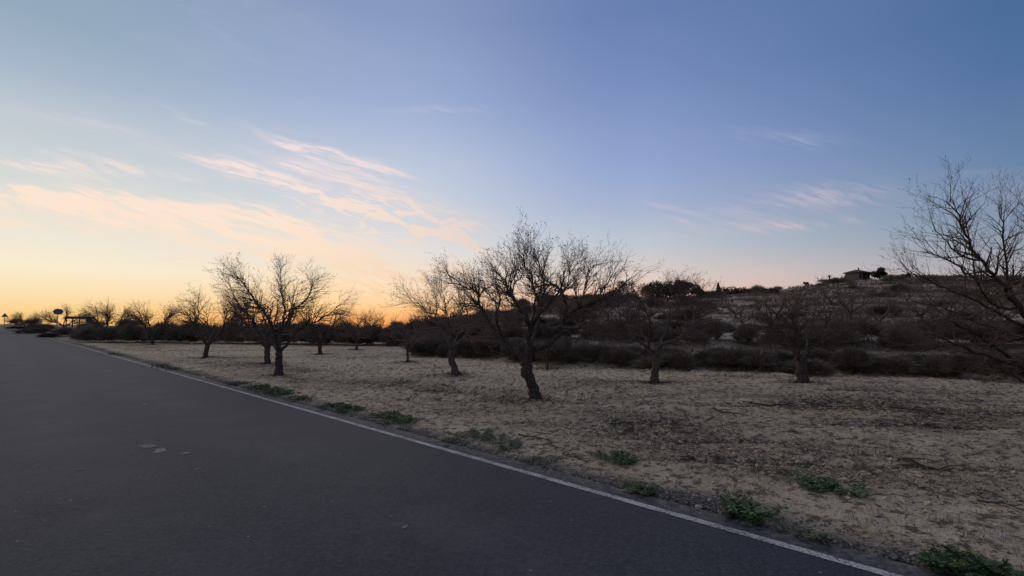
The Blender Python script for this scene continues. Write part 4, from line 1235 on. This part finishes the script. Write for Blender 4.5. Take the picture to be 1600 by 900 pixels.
def samp_field(g, n, pmin=1.2, rmax=22, bias=1.4, mask=None):
    X_, Y_ = [], []; tot = 0
    while tot < n:
        a = np.radians(g.uniform(-48, 49, n)); r = 3.2 + (rmax - 3.2) * g.uniform(0, 1, n) ** bias
        x = np.sin(a) * r; y = np.cos(a) * r
        s, p = road_sp(x, y)
        ok = (p > pmin) & (y < edge(x) + 1)
        if mask is not None: ok &= g.uniform(0, 1, n) < mask(x, y)
        X_.append(x[ok]); Y_.append(y[ok]); tot += ok.sum()
    return np.concatenate(X_)[:n], np.concatenate(Y_)[:n]
def samp_verge(g, n):
    s = -4 + 60 * g.uniform(0, 1, n) ** 1.8; p = 0.36 + np.abs(g.normal(0, .30, n))
    pp = p - 0.00048 * np.maximum(0, s - 43) ** 2
    return LINE / 2 - s * Q + pp * Q, LINE / 2 + s * Q + pp * Q
lumps(6000, 1, samp_field, .010, .055, M_CLOD, "soil_clods", "loose pale soil clods over the field")
lumps(12000, 2, samp_verge, .005, .022, M_GRAVEL, "gravel", "loose gravel along the asphalt edge")
lumps(900, 3, lambda g, n: samp_field(g, n, .5, 16), .012, .05, M_STONE, "small_stones", "scattered pale stones in the field")
lumps(500, 4, samp_verge, .012, .035, M_STONE, "verge_stones", "scattered pale stones on the gravel verge")
def slivers(n, seed, sampler, L, w, material, name, label, lift=.02, tilt=.35):
    g = np.random.default_rng(seed)
    x, y = sampler(g, n); z = H(x, y) + g.uniform(0, lift, len(x)) + .004
    n = len(x)
    th = g.uniform(0, 6.283, n)
    d = np.stack([np.cos(th), np.sin(th), g.normal(0, tilt, n)], 1) * (L * g.uniform(.3, 1.2, n))[:, None]
    sd = np.stack([-np.sin(th), np.cos(th), g.normal(0, .6, n)], 1) * (w * g.uniform(.6, 1.4, n))[:, None]
    c = np.stack([x, y, z], 1)
    mid = c + d * .5 + g.normal(0, .12, (n, 3)) * (L * .5)
    v = np.stack([c - sd, c + sd, mid + sd, mid - sd, c + d], 1).reshape(-1, 3)
    o = np.arange(n)[:, None] * 5
    f = np.concatenate([o + [0, 1, 2], o + [0, 2, 3], o + [3, 2, 4]], 0)
    return tag(link(name, fast_mesh(name, v, f, False), material), label, kind='stuff')
slivers(22000, 11, lambda g, n: samp_field(g, n, .9, 20, 1.3, lambda x, y: .03 + litter_mask(x, y)), .07, .0035, M_LITTER, "plant_litter", "dark dead plant litter lying on the field")
slivers(26000, 12, lambda g, n: samp_field(g, n, .6, 16, 1.3), .06, .0022, M_STRAW, "straw", "thin dry straw strewn over the field", .015)
# low dead herb tufts
slivers(12000, 13, lambda g, n: samp_field(g, n, 1.0, 20, 1.2, lambda x, y: sm((fbm(x * 1.1, y * 1.1, 3, 66) - .08) / .1)), .04, .0025, M_SHRUB_GREY, "dead_herbs", "low dead herbs standing in the field", .0, .9)

# herb cover on the hill: tens of thousands of tiny tufts
def samp_hill(g, n):
    px = g.uniform(-.25, 1.05, n); d = 15 + 98 * g.uniform(0, 1, n) ** .9
    x = px * d; y = d
    t_ = y - edge(x)
    ledge = ((t_ > 2.6) & (t_ < 8.6)) | ((t_ > 11.5) & (t_ < 20.5))
    ok = (hill_mask(x, y) > .4) & (~ledge | (g.uniform(0, 1, n) < .12)) & (g.uniform(0, 1, n) < np.where(y > 48, .75, 1)) & (g.uniform(0, 1, n) < .12 + sm((fbm(x / 5, y / 5, 3, 88) + .02) / .12))
    return x[ok], y[ok]
g_ = np.random.default_rng(77)
hx, hy = samp_hill(g_, 42000)
def tuft_field(x, y, seed, material, name, label, hmin, hmax, blades=4):
    g = np.random.default_rng(seed)
    x = np.repeat(x, blades) + g.normal(0, .10, len(x) * blades); y = np.repeat(y, blades) + g.normal(0, .10, len(y) * blades)
    n = len(x); z = H(x, y, False) - .03
    dist = np.hypot(x, y)
    hh = (hmin + (hmax - hmin) * g.uniform(0, 1, n)) * (0.6 + dist / 90)
    ww = hh * g.uniform(.10, .22, n)
    th = g.uniform(0, 6.283, n); c = np.stack([x, y, z], 1)
    sd = np.stack([np.cos(th), np.sin(th), 0 * th], 1) * ww[:, None]
    tip = c + np.stack([g.normal(0, .4, n) * hh, g.normal(0, .4, n) * hh, hh], 1)
    v = np.stack([c - sd, c + sd, tip], 1).reshape(-1, 3)
    f = np.arange(n)[:, None] * 3 + np.array([0, 1, 2])
    return tag(link(name, fast_mesh(name, v, f, False), material), label, kind='stuff')
half = len(hx) // 2
tuft_field(hx[:half], hy[:half], 5, M_SHRUB, "dark_herb_cover", "dark low herb cover on the hillside", .12, .38, 5)
tuft_field(hx[half:], hy[half:], 6, M_SHRUB_GREY, "grey_herb_cover", "grey brown low herb cover on the hillside", .10, .32, 5)

# ragged dry and green sprigs of the verge, dead grass around the trunks
def samp_sprigs(g, n):
    s = -4 + 55 * g.uniform(0, 1, n) ** 1.6; p = 0.45 + np.abs(g.normal(0, .75, n))
    pp = p - 0.00048 * np.maximum(0, s - 43) ** 2
    x = LINE / 2 - s * Q + pp * Q; y = LINE / 2 + s * Q + pp * Q
    ok = g.uniform(0, 1, n) < sm((fbm(x * .9, y * .9, 3, 123) - .02) / .1)
    return x[ok], y[ok]
sx_, sy_ = samp_sprigs(np.random.default_rng(8), 3200)
hf = len(sx_) // 2
def sprigs(x, y, seed, material, name, label, h0, h1_, blades, spread=.05):
    g = np.random.default_rng(seed)
    x = np.repeat(x, blades) + g.normal(0, spread, len(x) * blades); y = np.repeat(y, blades) + g.normal(0, spread, len(y) * blades)
    n = len(x); z = H(x, y) - .005
    hh = g.uniform(h0, h1_, n); th = g.uniform(0, 6.283, n); c = np.stack([x, y, z], 1)
    sd = np.stack([np.cos(th), np.sin(th), 0 * th], 1) * (hh * .07)[:, None]
    tip = c + np.stack([g.normal(0, .6, n) * hh, g.normal(0, .6, n) * hh, hh], 1)
    v = np.stack([c - sd, c + sd, tip], 1).reshape(-1, 3)
    return tag(link(name, fast_mesh(name, v, np.arange(n)[:, None] * 3 + np.array([0, 1, 2]), False), material), label, kind='stuff')
sprigs(sx_[:hf], sy_[:hf], 1, M_WEED_GREY, "green_sprigs", "tiny green sprigs scattered over the verge", .015, .055, 9)
sprigs(sx_[hf:], sy_[hf:], 2, M_STRAW, "dry_grass_sprigs", "dry grass sprigs scattered over the verge", .02, .08, 8)
tx, ty = [], []
gg = np.random.default_rng(4)
for o in list(COL.objects):
    if o.name.startswith("almond_tree") and o.type == 'EMPTY' and o.location.y < 46:
        m_ = 90
        r_ = .12 + np.abs(gg.normal(0, .30, m_)); a_ = gg.uniform(0, 6.28, m_)
        tx.append(o.location.x + r_ * np.cos(a_)); ty.append(o.location.y + r_ * np.sin(a_))
sprigs(np.concatenate(tx), np.concatenate(ty), 3, M_LITTER, "trunk_foot_litter", "dead grass and litter around the tree trunks", .02, .10, 7, .06)

# fallen sticks and dead branches
def stick(px, py, px2, py2, r, label, seed, forks=2, name="fallen_branch"):
    x0, y0 = ground(px, py); x1, y1 = ground(px2, py2)
    rr = random.Random(seed); n = 7
    base = Vector((x0, y0, h1(x0, y0)))
    pts = []
    for k in range(n + 1):
        t = k / n
        x = x0 + (x1 - x0) * t + rr.uniform(-.03, .03); y = y0 + (y1 - y0) * t + rr.uniform(-.05, .05)
        pts.append(Vector((x, y, h1(x, y) + r + rr.uniform(0, .03))) - base)
    T = Tubes(); T.tube(pts, [r * (1 - .7 * k / n) for k in range(n + 1)], 6, .12, rr)
    for q in range(forks):
        k = rr.randrange(1, n - 1); p = pts[k]; d = (pts[k + 1] - pts[k]).normalized(); sd = Vector((-d.y, d.x, .3)) * rr.choice((-1, 1))
        L = rr.uniform(.12, .35); dd = (d + sd * .7).normalized()
        T.tube([p, p + dd * L * .5 + Vector((0, 0, .02)), p + dd * L], [r * .5, r * .35, r * .15], 4)
    o = T.build(name, M_BARK, None); o.location = base
    return tag(o, label, "branch", "fallen branches in the field")
stick(1118, 643, 1152, 654, .022, "short thick dead stick lying in the middle of the field", 1)
stick(855, 690, 872, 712, .010, "thin bent dead twig beside the grey green tuft", 2, 3)
stick(812, 682, 868, 696, .010, "long thin dead branch right of the flowering mat", 3, 4)
stick(880, 712, 930, 726, .008, "pale thin dead twig left of the bushy green weed", 4, 3)
stick(1405, 722, 1510, 741, .014, "long dark dead branch lying out in the right field", 5, 4)
stick(1530, 786, 1600, 797, .012, "dark dead branch near the right edge of the view", 6, 3)
stick(1160, 630, 1260, 634, .016, "long dark branch lying in litter behind the short stick", 7, 5)
stick(1050, 692, 1072, 690, .012, "small dead stick in bare soil right of the bushy weed", 8, 1)
stick(1255, 630, 1370, 645, .016, "dark branch among litter on the right of the field", 9, 6)
stick(1390, 640, 1500, 652, .015, "farther dark branch among the litter at right", 10, 6)

# a few bigger stones that stand out
def stone(px, py, s, label, seed):
    x, y = ground(px, py)
    g = np.random.default_rng(seed)
    import bmesh
    bm = bmesh.new(); bmesh.ops.create_icosphere(bm, subdivisions=2, radius=s)
    for v in bm.verts:
        k = 1 + .35 * (float(vnoise(np.array([v.co.x / s * 1.4 + seed]), np.array([v.co.y / s * 1.4 + v.co.z / s]), seed)[0]) - .5)
        v.co = Vector((v.co.x * k * 1.2, v.co.y * k, v.co.z * k * .55))
    me = bpy.data.meshes.new("stone"); bm.to_mesh(me); bm.free()
    o = link("stone", me, M_STONE); o.location = (x, y, h1(x, y) + s * .12); o.rotation_euler = (0, 0, seed)
    return tag(o, label, "stone", "pale stones in the field")
stone(657, 655, .075, "pale stone just right of the bright green patch", 1)
stone(705, 653, .055, "pale stone lying alone on bare soil left of the flowering mat", 2)
stone(668, 657, .04, "smaller pale stone touching the bigger one", 3)
stone(1092, 794, .035, "little pale stone on the gravel beside the edge line", 4)
stone(684, 559, .08, "whitish stone at the foot of the shrubs behind the leaning tree", 5)
stone(300, 538, .12, "whitish stone near the far end of the left field", 6)
stone(1086, 753, .04, "rounded stone in the dark litter on the near verge", 7)
